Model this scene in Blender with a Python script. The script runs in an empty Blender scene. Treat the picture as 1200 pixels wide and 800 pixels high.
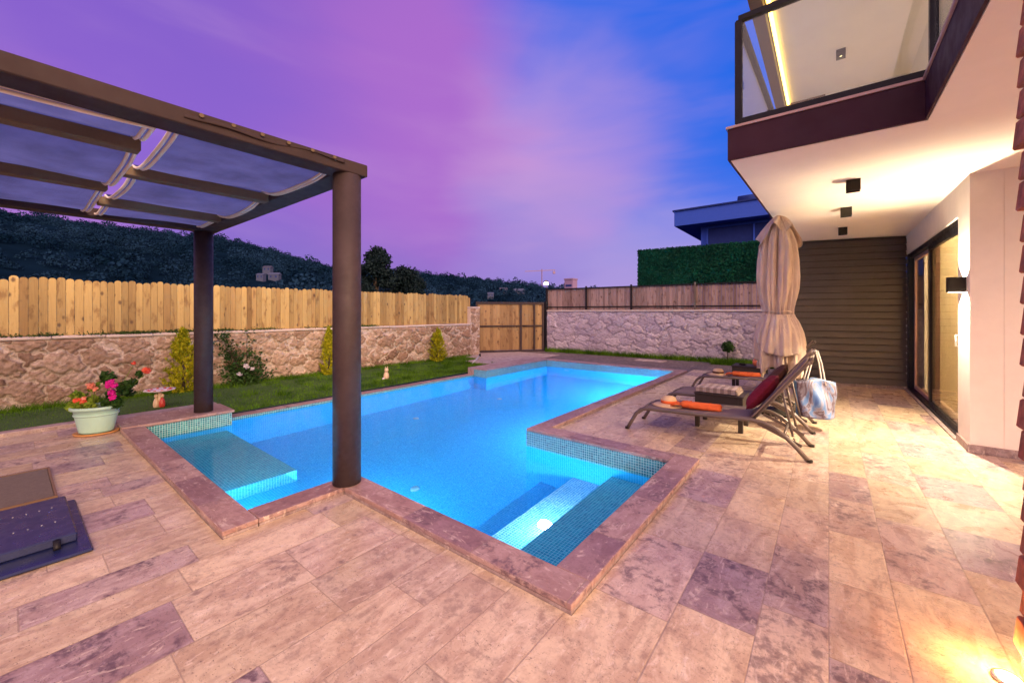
import bpy, math, random
import numpy as np
from mathutils import Vector, Matrix

random.seed(7)
RNG = np.random.default_rng(11)
R = math.radians
scene = bpy.context.scene
COL = scene.collection
YAW = R(38.3)
FW = Vector((-math.sin(YAW), math.cos(YAW), 0))
RT = Vector((math.cos(YAW), math.sin(YAW), 0))
UP = Vector((0, 0, 1))
FPX, HOR, CAMH = 470.0, 365.0, 1.4


def ray(px, py):
    return (FW + RT * ((px - 600) / FPX) + UP * ((HOR - py) / FPX))


def at(px, py, d):
    p = ray(px, py) * d
    return Vector((p.x, p.y, p.z + CAMH))


# ------------------------------------------------------------------ objects
def tag(o, label=None, cat=None, group=None, kind=None):
    if label: o['label'] = label
    if cat: o['category'] = cat
    if group: o['group'] = group
    if kind: o['kind'] = kind
    return o


def thing(name, label, cat, loc=(0, 0, 0), rotz=0, group=None):
    o = bpy.data.objects.new(name, None)
    o.empty_display_size = 0.2
    o.location = loc
    o.rotation_euler = (0, 0, rotz)
    COL.objects.link(o)
    return tag(o, label, cat, group)


def copy_tree(o, parent=None):
    c = o.copy()
    COL.objects.link(c)
    if parent is not None:
        c.parent = parent
    for ch in list(o.children):
        copy_tree(ch, c)
    return c


def root_loc(o):
    while o.parent is not None:
        o = o.parent
    return Vector(o.location)


class MB:
    """collects faces of one mesh"""
    def __init__(self):
        self.v = []
        self.f = []
        self.sm = []

    def add(self, vs, fs, smooth=False):
        b = len(self.v)
        self.v += [tuple(p) for p in vs]
        for f in fs:
            self.f.append(tuple(i + b for i in f))
            self.sm.append(smooth)
        return self

    def box(self, x0, x1, y0, y1, z0, z1):
        vs = [(x, y, z) for z in (z0, z1) for y in (y0, y1) for x in (x0, x1)]
        return self.add(vs, [(0, 2, 3, 1), (4, 5, 7, 6), (0, 1, 5, 4), (2, 6, 7, 3), (0, 4, 6, 2), (1, 3, 7, 5)])

    def obox(self, p0, p1, w, h, up=(0, 0, 1)):
        """bar from p0 to p1, width w across, height h along up"""
        p0, p1 = Vector(p0), Vector(p1)
        d = (p1 - p0).normalized()
        s = d.cross(Vector(up)).normalized()
        u = s.cross(d).normalized()
        vs = []
        for p in (p0, p1):
            for a, b in ((-1, -1), (1, -1), (1, 1), (-1, 1)):
                vs.append(p + s * (a * w / 2) + u * (b * h / 2))
        return self.add(vs, [(0, 1, 2, 3)[::-1], (4, 5, 6, 7), (0, 4, 5, 1)[::-1], (1, 5, 6, 2)[::-1], (2, 6, 7, 3)[::-1], (3, 7, 4, 0)[::-1]])

    def prism(self, poly, z0, z1):
        n = len(poly)
        vs = [(p[0], p[1], z0) for p in poly] + [(p[0], p[1], z1) for p in poly]
        fs = [tuple(range(n))[::-1], tuple(range(n, 2 * n))]
        fs += [(i, (i + 1) % n, n + (i + 1) % n, n + i) for i in range(n)]
        return self.add(vs, fs)

    def tube(self, pts, r, n=8, closed=False, cap=True, smooth=True):
        pts = [Vector(p) for p in pts]
        m = len(pts)
        rs = r if isinstance(r, (list, tuple)) else [r] * m
        vs = []
        ref = None
        for i, p in enumerate(pts):
            if closed:
                d = pts[(i + 1) % m] - pts[i - 1]
            else:
                d = pts[min(i + 1, m - 1)] - pts[max(i - 1, 0)]
            d.normalize()
            if ref is None:
                ref = Vector((0, 0, 1)) if abs(d.z) < .9 else Vector((1, 0, 0))
            s = d.cross(ref).normalized()
            u = s.cross(d).normalized()
            ref = u
            for k in range(n):
                a = 2 * math.pi * (k + .5) / n
                vs.append(p + (s * math.cos(a) + u * math.sin(a)) * rs[i])
        fs = []
        for i in range(m if closed else m - 1):
            j = (i + 1) % m
            for k in range(n):
                fs.append((i * n + k, i * n + (k + 1) % n, j * n + (k + 1) % n, j * n + k))
        self.add(vs, fs, smooth)
        if cap and not closed:
            b = len(self.v) - len(vs)
            self.f += [tuple(b + k for k in range(n))[::-1], tuple(b + (m - 1) * n + k for k in range(n))]
            self.sm += [False, False]
        return self

    def lathe(self, prof, c=(0, 0, 0), n=28, sx=1, sy=1, fold=None, rot=0, smooth=True):
        """prof: (r,z) list; fold(theta,i)->radius factor"""
        vs = []
        for i, (r, z) in enumerate(prof):
            for k in range(n):
                a = 2 * math.pi * k / n
                rr = r * (fold(a, i) if fold else 1)
                x, y = rr * math.cos(a) * sx, rr * math.sin(a) * sy
                vs.append((c[0] + x * math.cos(rot) - y * math.sin(rot), c[1] + x * math.sin(rot) + y * math.cos(rot), c[2] + z))
        m = len(prof)
        fs = []
        for i in range(m - 1):
            for k in range(n):
                fs.append((i * n + k, i * n + (k + 1) % n, (i + 1) * n + (k + 1) % n, (i + 1) * n + k))
        fs.append(tuple(range(n))[::-1])
        fs.append(tuple((m - 1) * n + k for k in range(n)))
        b = len(self.v)
        self.add(vs, fs, smooth)
        return self

    def sheet(self, fn, nu, nv, smooth=True, both=0.0):
        """grid fn(u,v)->point, u,v in 0..1; both>0 gives it that thickness along +z normal"""
        vs = [fn(i / nu, j / nv) for j in range(nv + 1) for i in range(nu + 1)]
        fs = [(j * (nu + 1) + i, j * (nu + 1) + i + 1, (j + 1) * (nu + 1) + i + 1, (j + 1) * (nu + 1) + i) for j in range(nv) for i in range(nu)]
        self.add(vs, fs, smooth)
        return self

    def build(self, name, mat, parent=None, bevel=0, solid=0, seg=1, subsurf=0):
        off = root_loc(parent) if parent is not None else Vector((0, 0, 0))
        me = bpy.data.meshes.new(name)
        me.from_pydata([tuple(Vector(p) - off) for p in self.v], [], self.f)
        me.polygons.foreach_set('use_smooth', self.sm)
        box_uv(me, off)
        return finish(name, me, mat, parent, bevel, solid, seg, subsurf)


def box_uv(me, off=(0, 0, 0)):
    uv = me.uv_layers.new(name='UVMap')
    n = len(me.loops)
    me.update()
    co = np.empty(len(me.vertices) * 3); me.vertices.foreach_get('co', co); co = co.reshape(-1, 3) + np.array(off)
    li = np.empty(n, int); me.loops.foreach_get('vertex_index', li)
    pn = np.empty(len(me.polygons) * 3); me.polygons.foreach_get('normal', pn); pn = np.abs(pn.reshape(-1, 3))
    lt = np.empty(len(me.polygons), int); me.polygons.foreach_get('loop_total', lt)
    ax = np.repeat(pn.argmax(1), lt)
    c = co[li]
    u = np.where(ax == 0, c[:, 1], c[:, 0])
    v = np.where(ax == 2, c[:, 1], c[:, 2])
    uv.data.foreach_set('uv', np.stack([u, v], 1).ravel())


def finish(name, me, mat, parent=None, bevel=0, solid=0, seg=1, subsurf=0):
    o = bpy.data.objects.new(name, me)
    COL.objects.link(o)
    if mat is not None:
        me.materials.append(mat)
    if parent is not None:
        o.parent = parent
    if solid:
        m = o.modifiers.new('solid', 'SOLIDIFY'); m.thickness = solid; m.offset = 0
    if bevel:
        m = o.modifiers.new('bevel', 'BEVEL'); m.width = bevel; m.segments = seg; m.limit_method = 'ANGLE'; m.angle_limit = R(40)
    if subsurf:
        m = o.modifiers.new('sub', 'SUBSURF'); m.levels = subsurf; m.render_levels = subsurf
    return o


def np_mesh(name, verts, faces, mat, parent=None, smooth=False, attr=None):
    """verts (N,3), faces (M,k) numpy"""
    off = np.array(root_loc(parent)) if parent is not None else np.zeros(3)
    me = bpy.data.meshes.new(name)
    verts = np.asarray(verts, float) - off
    faces = np.asarray(faces, int)
    k = faces.shape[1]
    me.vertices.add(len(verts)); me.vertices.foreach_set('co', verts.ravel())
    me.loops.add(faces.size); me.loops.foreach_set('vertex_index', faces.ravel())
    me.polygons.add(len(faces))
    me.polygons.foreach_set('loop_start', np.arange(len(faces)) * k)
    me.polygons.foreach_set('loop_total', np.full(len(faces), k))
    me.polygons.foreach_set('use_smooth', np.full(len(faces), smooth))
    me.update(calc_edges=True)
    if attr is not None:
        a = me.color_attributes.new('Col', 'FLOAT_COLOR', 'POINT')
        a.data.foreach_set('color', np.asarray(attr, float).ravel())
    me.validate()
    return finish(name, me, mat, parent)


def leaf_quads(c, size, nrm=None, aspect=1.6, jit=.5, rng=RNG, up=None):
    """leaf-shaped (diamond) quads at centres c; nrm = preferred normals; up = preferred long axis"""
    n = len(c)
    nn = rng.normal(size=(n, 3))
    if nrm is not None:
        nn = nrm + nn * jit
    nn /= np.linalg.norm(nn, axis=1)[:, None] + 1e-9
    t = rng.normal(size=(n, 3))
    if up is not None:
        t = np.asarray(up) + t * jit
    t -= nn * (t * nn).sum(1)[:, None]
    t /= np.linalg.norm(t, axis=1)[:, None] + 1e-9
    b = np.cross(nn, t)
    s = np.broadcast_to(np.asarray(size), (n,))[:, None]
    L, W = t * s * .5, b * s * .5 / aspect
    bend = nn * s * .12
    v = np.stack([c - L - bend, c + W * 1.0, c + L - bend, c - W * 1.0], 1).reshape(-1, 3)
    f = np.arange(n * 4).reshape(n, 4)
    return v, f


# ------------------------------------------------------------------ materials
class NT:
    def __init__(self, name, world=False):
        if world:
            self.m = bpy.data.worlds.new(name)
        else:
            self.m = bpy.data.materials.new(name)
        self.m.use_nodes = True
        self.t = self.m.node_tree
        self.t.nodes.clear()
        self.out = self.n('ShaderNodeOutputWorld' if world else 'ShaderNodeOutputMaterial')

    def n(self, typ, **kw):
        x = self.t.nodes.new(typ)
        for k, v in kw.items():
            setattr(x, k, v)
        return x

    def l(self, a, b):
        self.t.links.new(a, b)

    def sock(self, node, key, val):
        s = node.inputs[key]
        if isinstance(val, bpy.types.NodeSocket):
            self.l(val, s)
        else:
            if hasattr(s.default_value, '__len__') and not isinstance(val, (tuple, list)):
                val = (val,) * len(s.default_value)
            if hasattr(s.default_value, '__len__') and len(s.default_value) == 4 and len(val) == 3:
                val = (*val, 1)
            s.default_value = val

    def math(self, op, a, b=0.0, c=None):
        x = self.n('ShaderNodeMath', operation=op)
        self.sock(x, 0, a); self.sock(x, 1, b)
        if c is not None: self.sock(x, 2, c)
        return x.outputs[0]

    def vmath(self, op, a, b=None):
        x = self.n('ShaderNodeVectorMath', operation=op)
        self.sock(x, 0, a)
        if b is not None: self.sock(x, 1, b)
        return x.outputs['Value'] if op in ('DOT_PRODUCT', 'LENGTH') else x.outputs[0]

    def mix(self, f, a, b, blend='MIX'):
        x = self.n('ShaderNodeMix', data_type='RGBA', blend_type=blend)
        self.sock(x, 0, f)
        self.sock(x, 6, a); self.sock(x, 7, b)
        return x.outputs[2]

    def ramp(self, f, stops, interp='LINEAR'):
        x = self.n('ShaderNodeValToRGB')
        x.color_ramp.interpolation = interp
        e = x.color_ramp.elements
        while len(e) < len(stops): e.new(.5)
        for el, (p, c) in zip(e, stops):
            el.position = p
            el.color = (*c, 1) if len(c) == 3 else c
        self.l(f, x.inputs[0])
        return x.outputs[0]

    def maprange(self, v, a, b, c=0., d=1., smooth=True):
        x = self.n('ShaderNodeMapRange', interpolation_type='SMOOTHSTEP' if smooth else 'LINEAR')
        self.sock(x, 0, v)
        for i, q in enumerate((a, b, c, d)): self.sock(x, i + 1, q)
        return x.outputs[0]

    def uv(self):
        return self.n('ShaderNodeUVMap', uv_map='UVMap').outputs[0]

    def obj(self):
        return self.n('ShaderNodeTexCoord').outputs['Object']

    def mapping(self, v, scale=(1, 1, 1), rot=(0, 0, 0), loc=(0, 0, 0)):
        x = self.n('ShaderNodeMapping')
        self.l(v, x.inputs[0])
        for k, q in (('Scale', scale), ('Rotation', rot), ('Location', loc)): self.sock(x, k, q)
        return x.outputs[0]

    def noise(self, v, scale=5, detail=4, rough=.55, dist=0, color=False):
        x = self.n('ShaderNodeTexNoise')
        if v is not None: self.l(v, x.inputs['Vector'])
        self.sock(x, 'Scale', scale); self.sock(x, 'Detail', detail); self.sock(x, 'Roughness', rough); self.sock(x, 'Distortion', dist)
        return x.outputs['Color' if color else 'Fac']

    def white(self, v):
        x = self.n('ShaderNodeTexWhiteNoise', noise_dimensions='3D')
        self.l(v, x.inputs[0])
        return x.outputs

    def comb(self, x=0., y=0., z=0.):
        c = self.n('ShaderNodeCombineXYZ')
        for i, q in enumerate((x, y, z)): self.sock(c, i, q)
        return c.outputs[0]

    def sep(self, v):
        s = self.n('ShaderNodeSeparateXYZ'); self.l(v, s.inputs[0]); return s.outputs

    def island(self):
        return self.n('ShaderNodeNewGeometry').outputs['Random Per Island']

    def bump(self, h, strength=.3, dist=.01, normal=None):
        b = self.n('ShaderNodeBump')
        self.sock(b, 'Strength', strength); self.sock(b, 'Distance', dist); self.l(h, b.inputs['Height'])
        if normal is not None: self.l(normal, b.inputs['Normal'])
        return b.outputs[0]

    def pbr(self, base, rough=.6, metal=0, bump=None, **kw):
        p = self.n('ShaderNodeBsdfPrincipled')
        self.sock(p, 'Base Color', base); self.sock(p, 'Roughness', rough); self.sock(p, 'Metallic', metal)
        for k, v in kw.items(): self.sock(p, k, v)
        if bump is not None: self.l(bump, p.inputs['Normal'])
        self.l(p.outputs[0], self.out.inputs[0])
        self.p = p
        return self.m


def plain(name, col, rough=.6, metal=0, var=.12, scale=6, bump=.05, **kw):
    """a slightly uneven single-coloured surface"""
    t = NT(name)
    o = t.obj()
    n = t.noise(o, scale, 5, .6)
    lo = tuple(c * (1 - var) for c in col); hi = tuple(min(1, c * (1 + var)) for c in col)
    base = t.ramp(n, [(.3, lo), (.7, hi)])
    r = t.maprange(t.noise(o, scale * 3, 3), .3, .7, max(.02, rough - .07), min(1, rough + .07))
    b = t.bump(t.noise(o, scale * 14, 3), bump, .004) if bump else None
    return t.pbr(base, r, metal, b, **kw)


def emit(name, col, s):
    t = NT(name)
    e = t.n('ShaderNodeEmission'); t.sock(e, 0, col); t.sock(e, 1, s)
    t.l(e.outputs[0], t.out.inputs[0])
    return t.m


def tile_cells(t, uv, w, h, offset_rows=True, along=1, mixed=False):
    """long side w runs along v when along=1. returns (random colour socket, random val, joint mask)"""
    s = t.sep(uv)
    a, b = (s[1], s[0]) if along == 1 else (s[0], s[1])
    if mixed:   # courses of uneven width
        b = t.math('ADD', b, t.math('MULTIPLY', t.math('SINE', t.math('MULTIPLY', b, 4.3)), .062))
    row = t.math('FLOOR', t.math('DIVIDE', b, h))
    if offset_rows:
        ro = t.white(t.comb(row, 3.7, 1.1))[0]
        a = t.math('ADD', a, t.math('MULTIPLY', ro, w))
    if mixed:   # and of uneven tile length
        wr = t.white(t.comb(row, 8.3, 4.4))[0]
        wn_ = t.math('ADD', w * .78, t.math('MULTIPLY', wr, w * .55))
        a = t.math('MULTIPLY', t.math('DIVIDE', a, wn_), w)
    colu = t.math('FLOOR', t.math('DIVIDE', a, w))
    rnd = t.white(t.comb(row, colu, .5))
    fa = t.math('ABSOLUTE', t.math('SUBTRACT', t.math('FRACT', t.math('DIVIDE', a, w)), .5))
    fb = t.math('ABSOLUTE', t.math('SUBTRACT', t.math('FRACT', t.math('DIVIDE', b, h)), .5))
    da = t.math('MULTIPLY', t.math('SUBTRACT', .5, fa), w)
    db = t.math('MULTIPLY', t.math('SUBTRACT', .5, fb), h)
    return rnd, t.math('MINIMUM', da, db)


def travertine(name, stops, mixed=False, w=.62, h=.305, joint=.0028, rough=.30, jcol=(.28, .2, .15), along=1, dark=.5, seedscale=1):
    t = NT(name)
    uv = t.uv()
    rnd, edge = tile_cells(t, uv, w, h, along=along, mixed=mixed)
    base = t.ramp(rnd[0], stops, 'LINEAR')
    # every tile gets its own piece of veining
    off = t.vmath('SCALE', rnd[1]); off.node.inputs['Scale'].default_value = 37.0
    p = t.vmath('ADD', uv, off)
    v1 = t.noise(t.mapping(p, (7.0, 2.2, 1) if along == 1 else (2.2, 7.0, 1), (0, 0, .35)), 1.0, 7, .62, 1.2)
    v2 = t.noise(p, 5.0, 6, .7, .6)
    v3 = t.noise(p, 26.0, 5, .65)
    vein = t.maprange(v1, .42, .60)
    c = t.mix(t.math('MULTIPLY', vein, .55), base, t.mix(1, base, (.62, .50, .48), 'MULTIPLY'))
    blot = t.maprange(v2, .49, .60)
    gate = t.maprange(rnd[0], .45, .9, .28, 1.)
    grain = t.maprange(v3, .36, .60)
    c = t.mix(t.math('MULTIPLY', t.math('MULTIPLY', t.math('MULTIPLY', blot, gate), grain), dark * 1.35), c, (.11, .065, .09))
    lightv = t.maprange(t.noise(t.mapping(p, (14, 5, 1) if along == 1 else (5, 14, 1)), 1.0, 6, .72, 2.2), .55, .66)
    c = t.mix(t.math('MULTIPLY', lightv, .5), c, (.80, .67, .56))
    c = t.mix(t.maprange(v3, .46, .66, 0, .32), c, t.mix(1, c, (.50, .42, .42), 'MULTIPLY'))
    thin = t.math('ABSOLUTE', t.math('SUBTRACT', t.noise(t.mapping(p, (6, 2.4, 1) if along == 1 else (2.4, 6, 1), (0, 0, .5)), 1.0, 5, .6, 1.8), .5))
    c = t.mix(t.maprange(thin, .0, .012, .34, 0), c, (.22, .14, .12))
    pits = t.maprange(t.noise(t.mapping(p, (1, 2.2, 1)), 70.0, 3, .6), .62, .69)
    c = t.mix(t.math('MULTIPLY', pits, .7), c, (.08, .055, .055))
    jm = t.maprange(edge, joint * .5, joint * 1.6, 1., 0.)
    c = t.mix(t.math('MULTIPLY', jm, .55), c, jcol)
    ro = t.maprange(v2, .3, .7, rough - .09, rough + .16)
    hgt = t.math('SUBTRACT', t.math('MULTIPLY', v3, .3), t.math('ADD', t.math('MULTIPLY', jm, .8), t.math('MULTIPLY', pits, .5)))
    tilt = t.math('MULTIPLY', rnd[0], .25)
    b = t.bump(t.math('ADD', hgt, tilt), .35, .004)
    return t.pbr(c, ro, 0, b, **{'Specular IOR Level': .45})


def mosaic(name, cols, grout, s=.025, rough=.15, j=.0022, gmix=1.0):
    t = NT(name)
    uv = t.uv()
    rnd, edge = tile_cells(t, uv, s, s, offset_rows=False)
    c = t.ramp(rnd[0], [(i / (len(cols) - 1), q) for i, q in enumerate(cols)])
    jm = t.maprange(edge, j * .5, j * 1.1, 1., 0.)
    c = t.mix(t.math('MULTIPLY', jm, gmix), c, grout)
    b = t.bump(jm, -.25, .002)
    return t.pbr(c, t.maprange(jm, 0, 1, rough, .7), 0, b)


def wood_planks(name, lo, hi, knots=True, vertical=True):
    t = NT(name)
    uv = t.uv()
    ra = t.island()
    off = t.comb(t.math('MULTIPLY', ra, 57.0), t.math('MULTIPLY', ra, 31.0), 0)
    p = t.vmath('ADD', uv, off)
    sc = (26, 1.6, 1) if vertical else (1.6, 26, 1)
    g = t.noise(t.mapping(p, sc), 1.0, 6, .6, 1.5)
    tone = t.math('ADD', t.math('MULTIPLY', ra, .55), t.math('MULTIPLY', g, .55))
    c = t.ramp(tone, [(.2, lo), (.85, hi)])
    wv = t.white(t.comb(t.math('MULTIPLY', ra, 91.7), 1.0, 2.0))[0]
    c = t.mix(t.maprange(wv, .78, .95, 0, .55), c, t.mix(1, c, (.55, .42, .36), 'MULTIPLY'))
    if knots:
        v = t.n('ShaderNodeTexVoronoi'); t.l(t.mapping(p, (7.5, 4.6, 1) if vertical else (4.6, 7.5, 1)), v.inputs['Vector'])
        v.inputs['Scale'].default_value = 1.0
        k = t.maprange(t.math('ADD', v.outputs['Distance'], t.math('MULTIPLY', t.math('SUBTRACT', g, .5), .14)), .08, .24, 1., 0.)
        sel = t.math('GREATER_THAN', t.sep(v.outputs['Color'])[0], .42)
        c = t.mix(t.math('MULTIPLY', t.math('MULTIPLY', k, sel), .85), c, (.075, .035, .02))
        st = t.maprange(t.noise(t.mapping(p, (9, 3, 1)), 1.0, 4, .6), .52, .68)
        c = t.mix(t.math('MULTIPLY', st, .8), c, t.mix(1, c, (.48, .36, .3), 'MULTIPLY'))
    b = t.bump(g, .3, .004)
    return t.pbr(c, .62, 0, b)


def foliage(name, lo, hi, rough=.5, trans=.25, spec=.12, scale=1.3, amt=.4):
    t = NT(name)
    ra = t.island()
    n = t.maprange(t.noise(t.obj(), scale, 3), .3, .7)
    f = t.math('ADD', t.math('MULTIPLY', ra, 1.05 - amt), t.math('MULTIPLY', n, amt))
    c = t.ramp(f, [(.15, lo), (.9, hi)])
    d = t.n('ShaderNodeBsdfPrincipled'); t.l(c, d.inputs['Base Color']); t.sock(d, 'Roughness', rough); t.sock(d, 'Specular IOR Level', spec)
    tr = t.n('ShaderNodeBsdfTranslucent'); t.l(c, tr.inputs[0])
    mx = t.n('ShaderNodeMixShader'); mx.inputs[0].default_value = trans
    t.l(d.outputs[0], mx.inputs[1]); t.l(tr.outputs[0], mx.inputs[2]); t.l(mx.outputs[0], t.out.inputs[0])
    return t.m


def fabric(name, col, rough=.85, trans=.3, weave=400, var=.1, stripes=None, wrinkle=(0, 1, 1, 1)):
    t = NT(name)
    o = t.obj()
    n = t.noise(o, 3, 4)
    base = t.ramp(n, [(.3, tuple(c * (1 - var) for c in col)), (.7, tuple(min(1, c * (1 + var)) for c in col))])
    if stripes:
        s = t.sep(o)
        f = t.math('FRACT', t.math('MULTIPLY', s[stripes[0]], stripes[1]))
        base = t.mix(t.math('GREATER_THAN', f, .5), base, stripes[2])
    d = t.n('ShaderNodeBsdfPrincipled'); t.l(base, d.inputs['Base Color']); t.sock(d, 'Roughness', rough)
    t.sock(d, 'Specular IOR Level', .2)
    wv = t.bump(t.noise(o, weave, 2), .15, .002)
    if wrinkle[0]:
        wv = t.bump(t.noise(t.mapping(o, wrinkle[1:]), 1.0, 5, .6, 1.2), 1.0, wrinkle[0], wv)
    t.l(wv, d.inputs['Normal'])
    if trans:
        tr = t.n('ShaderNodeBsdfTranslucent'); t.l(base, tr.inputs[0])
        mx = t.n('ShaderNodeMixShader'); mx.inputs[0].default_value = trans
        t.l(d.outputs[0], mx.inputs[1]); t.l(tr.outputs[0], mx.inputs[2]); t.l(mx.outputs[0], t.out.inputs[0])
    else:
        t.l(d.outputs[0], t.out.inputs[0])
    return t.m


def glass_pane(name, tint=(.9, .95, .95), refl=1.45):
    t = NT(name)
    fr = t.n('ShaderNodeFresnel')
    bf = t.n('ShaderNodeNewGeometry').outputs['Backfacing']
    t.l(t.maprange(bf, 0, 1, refl, 1 / refl, False), fr.inputs[0])
    tr = t.n('ShaderNodeBsdfTransparent'); t.sock(tr, 0, tint)
    gl = t.n('ShaderNodeBsdfGlossy'); t.sock(gl, 'Roughness', .02)
    mx = t.n('ShaderNodeMixShader'); t.l(fr.outputs[0], mx.inputs[0])
    t.l(tr.outputs[0], mx.inputs[1]); t.l(gl.outputs[0], mx.inputs[2]); t.l(mx.outputs[0], t.out.inputs[0])
    return t.m


def rubble_mat(name, stones, mortar, stain=.5):
    t = NT(name)
    a = t.n('ShaderNodeAttribute', attribute_name='Col')
    s = t.sep(a.outputs['Color'])
    o = t.obj()
    c = t.ramp(s[0], stones)
    n1 = t.noise(o, 9, 6, .65, .5)
    n2 = t.noise(o, 38, 5, .7)
    c = t.mix(t.maprange(n1, .42, .68, 0, stain), c, t.mix(1, c, (.40, .27, .2), 'MULTIPLY'))
    c = t.mix(t.maprange(n2, .35, .65, 0, .45), c, t.mix(1, c, (.55, .5, .5), 'MULTIPLY'))
    m = t.mix(t.maprange(n2, .3, .7), mortar, tuple(q * .62 for q in mortar))
    e = t.math('ADD', s[1], t.math('MULTIPLY', t.math('SUBTRACT', n1, .5), .7))
    c = t.mix(t.maprange(e, .25, .6), m, c)
    b = t.bump(t.math('ADD', t.math('MULTIPLY', n2, .7), n1), 1.0, .04)
    return t.pbr(c, .88, 0, b)


M = {}
M['deck'] = travertine('travertine_deck', [(0, (.70, .55, .38)), (.24, (.54, .42, .30)), (.42, (.72, .57, .40)), (.55, (.53, .41, .31)), (.66, (.66, .52, .38)), (.78, (.55, .41, .36)), (.87, (.35, .25, .28)), (.93, (.47, .36, .33)), (1, (.54, .41, .36))], mixed=True, dark=.62)
M['coping'] = travertine('coping_stone', [(0, (.33, .20, .19)), (.4, (.43, .28, .25)), (.7, (.29, .18, .19)), (1, (.47, .32, .28))], w=.62, h=5.0, rough=.4, dark=.6)
M['coping_x'] = travertine('coping_stone_cross', [(0, (.33, .20, .19)), (.4, (.43, .28, .25)), (.7, (.29, .18, .19)), (1, (.47, .32, .28))], w=.62, h=5.0, along=0, rough=.4, dark=.6)
M['step_stone'] = travertine('kerb_stone', [(0, (.40, .30, .27)), (1, (.32, .25, .26))], w=.6, h=5.0, rough=.5)
M['dark_paving'] = travertine('dark_paving', [(0, (.10, .085, .10)), (1, (.14, .115, .125))], w=.6, h=.4, rough=.55)
M['pale_paving'] = travertine('pale_paving', [(0, (.42, .36, .36)), (1, (.5, .42, .40))], w=.6, h=.4, rough=.5)
M['band'] = mosaic('waterline_mosaic', [(.012, .14, .19), (.03, .27, .30), (.02, .20, .26), (.07, .36, .38)], (.50, .70, .68))
M['basin'] = mosaic('basin_mosaic', [(.008, .35, .70), (.015, .42, .78), (.01, .38, .72), (.02, .46, .80)], (.08, .56, .86), gmix=.6)
M['step_tile'] = mosaic('step_mosaic', [(.04, .26, .50), (.09, .36, .62), (.06, .30, .55), (.14, .44, .68)], (.62, .84, .92), gmix=.9)
M['shelf'] = mosaic('shelf_mosaic', [(.012, .30, .44), (.03, .44, .56), (.02, .36, .50), (.06, .54, .62)], (.34, .74, .82), gmix=.8)
M['fence'] = wood_planks('pine_fence', (.23, .15, .05), (.50, .36, .135))
M['old_fence'] = wood_planks('weathered_fence', (.17, .115, .105), (.36, .25, .22))
M['gate_wood'] = wood_planks('gate_boards', (.21, .125, .05), (.37, .235, .10))
M['rubble'] = rubble_mat('rubble_stone', [(0, (.28, .18, .125)), (.25, (.46, .33, .24)), (.55, (.58, .44, .34)), (.8, (.40, .27, .19)), (1, (.62, .50, .41))], (.74, .61, .52), .5)
M['pale_rubble'] = rubble_mat('pale_rubble', [(0, (.46, .40, .50)), (.5, (.60, .53, .62)), (1, (.66, .59, .66))], (.46, .40, .47), .3)
M['cap'] = plain('mortar_cap', (.56, .48, .44), .85, scale=9, bump=.3)
M['soil_grass'] = plain('lawn_soil', (.03, .075, .01), .95, var=.4, scale=30, bump=.5)
M['grass'] = foliage('grass_blades', (.025, .085, .004), (.16, .33, .02), .6, .3, .12, 2.2, .6)
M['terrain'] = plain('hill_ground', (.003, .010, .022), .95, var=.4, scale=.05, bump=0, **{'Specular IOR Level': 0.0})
M['forest'] = foliage('haze_blue_leaves', (.003, .012, .030), (.013, .036, .080), .95, .1, 0.0, .03, .75)  # blue of distance haze painted into the leaf colour
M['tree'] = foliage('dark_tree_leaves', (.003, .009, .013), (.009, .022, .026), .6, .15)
M['bark'] = plain('bark', (.07, .05, .035), .9, scale=20, bump=.6)
M['thuja'] = foliage('golden_thuja_leaves', (.18, .24, .008), (.68, .62, .03), .5, .3)
M['rose_leaf'] = foliage('rose_leaves', (.015, .045, .012), (.06, .13, .03), .4, .2)
M['pot_leaf'] = foliage('geranium_leaves', (.07, .16, .015), (.30, .40, .05), .45, .3)
M['weed'] = foliage('wall_weeds', (.02, .045, .01), (.07, .12, .03), .6, .2)
M['hedge'] = foliage('artificial_hedge_leaves', (.002, .036, .024), (.008, .105, .060), .45, .1)
M['hedge_back'] = plain('hedge_backing', (.006, .05, .025), .8)
M['column'] = plain('brown_column_paint', (.044, .028, .031), .6, var=.18, scale=7, bump=.08, **{'Specular IOR Level': .3})
M['beam'] = plain('brown_beam_paint', (.040, .026, .028), .7, var=.15, scale=4, **{'Specular IOR Level': .15})
M['bar'] = plain('canopy_bar_paint', (.12, .085, .055), .6, var=.15, **{'Specular IOR Level': .15})
M['canopy'] = fabric('canopy_fabric', (.085, .105, .27), .8, .75, 500, .28, wrinkle=(.02, 2.5, 9, 4))
M['piping'] = fabric('canopy_piping', (.80, .70, .58), .7, .1)
M['parasol'] = fabric('parasol_fabric', (.76, .61, .48), .85, .2, 600, wrinkle=(.03, 22, 22, 3.5))
M['white_wall'] = plain('white_render', (.78, .71, .65), .8, var=.03, scale=8, bump=.1)
M['soffit'] = plain('soffit_paint', (.80, .71, .61), .75, var=.03, scale=3, bump=.05)
M['fascia'] = plain('maroon_fascia', (.042, .013, .024), .6, var=.12, scale=3, **{'Specular IOR Level': .15})
M['fascia_trim'] = plain('fascia_trim', (.42, .26, .24), .5)
M['dark_metal'] = plain('dark_metal', (.014, .013, .018), .5, 0, bump=0, **{'Specular IOR Level': .15})
M['slat'] = plain('dark_brown_slats', (.084, .070, .078), .5, var=.12, scale=3)
M['wood_dark'] = wood_planks('dark_wood', (.10, .055, .03), (.20, .115, .065), False, False)
M['glass'] = glass_pane('clear_glass')
M['door_glass'] = glass_pane('door_glass', (.85, .80, .70), 1.6)
M['curtain'] = fabric('beige_curtain', (.74, .64, .44), .9, .4)
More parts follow.
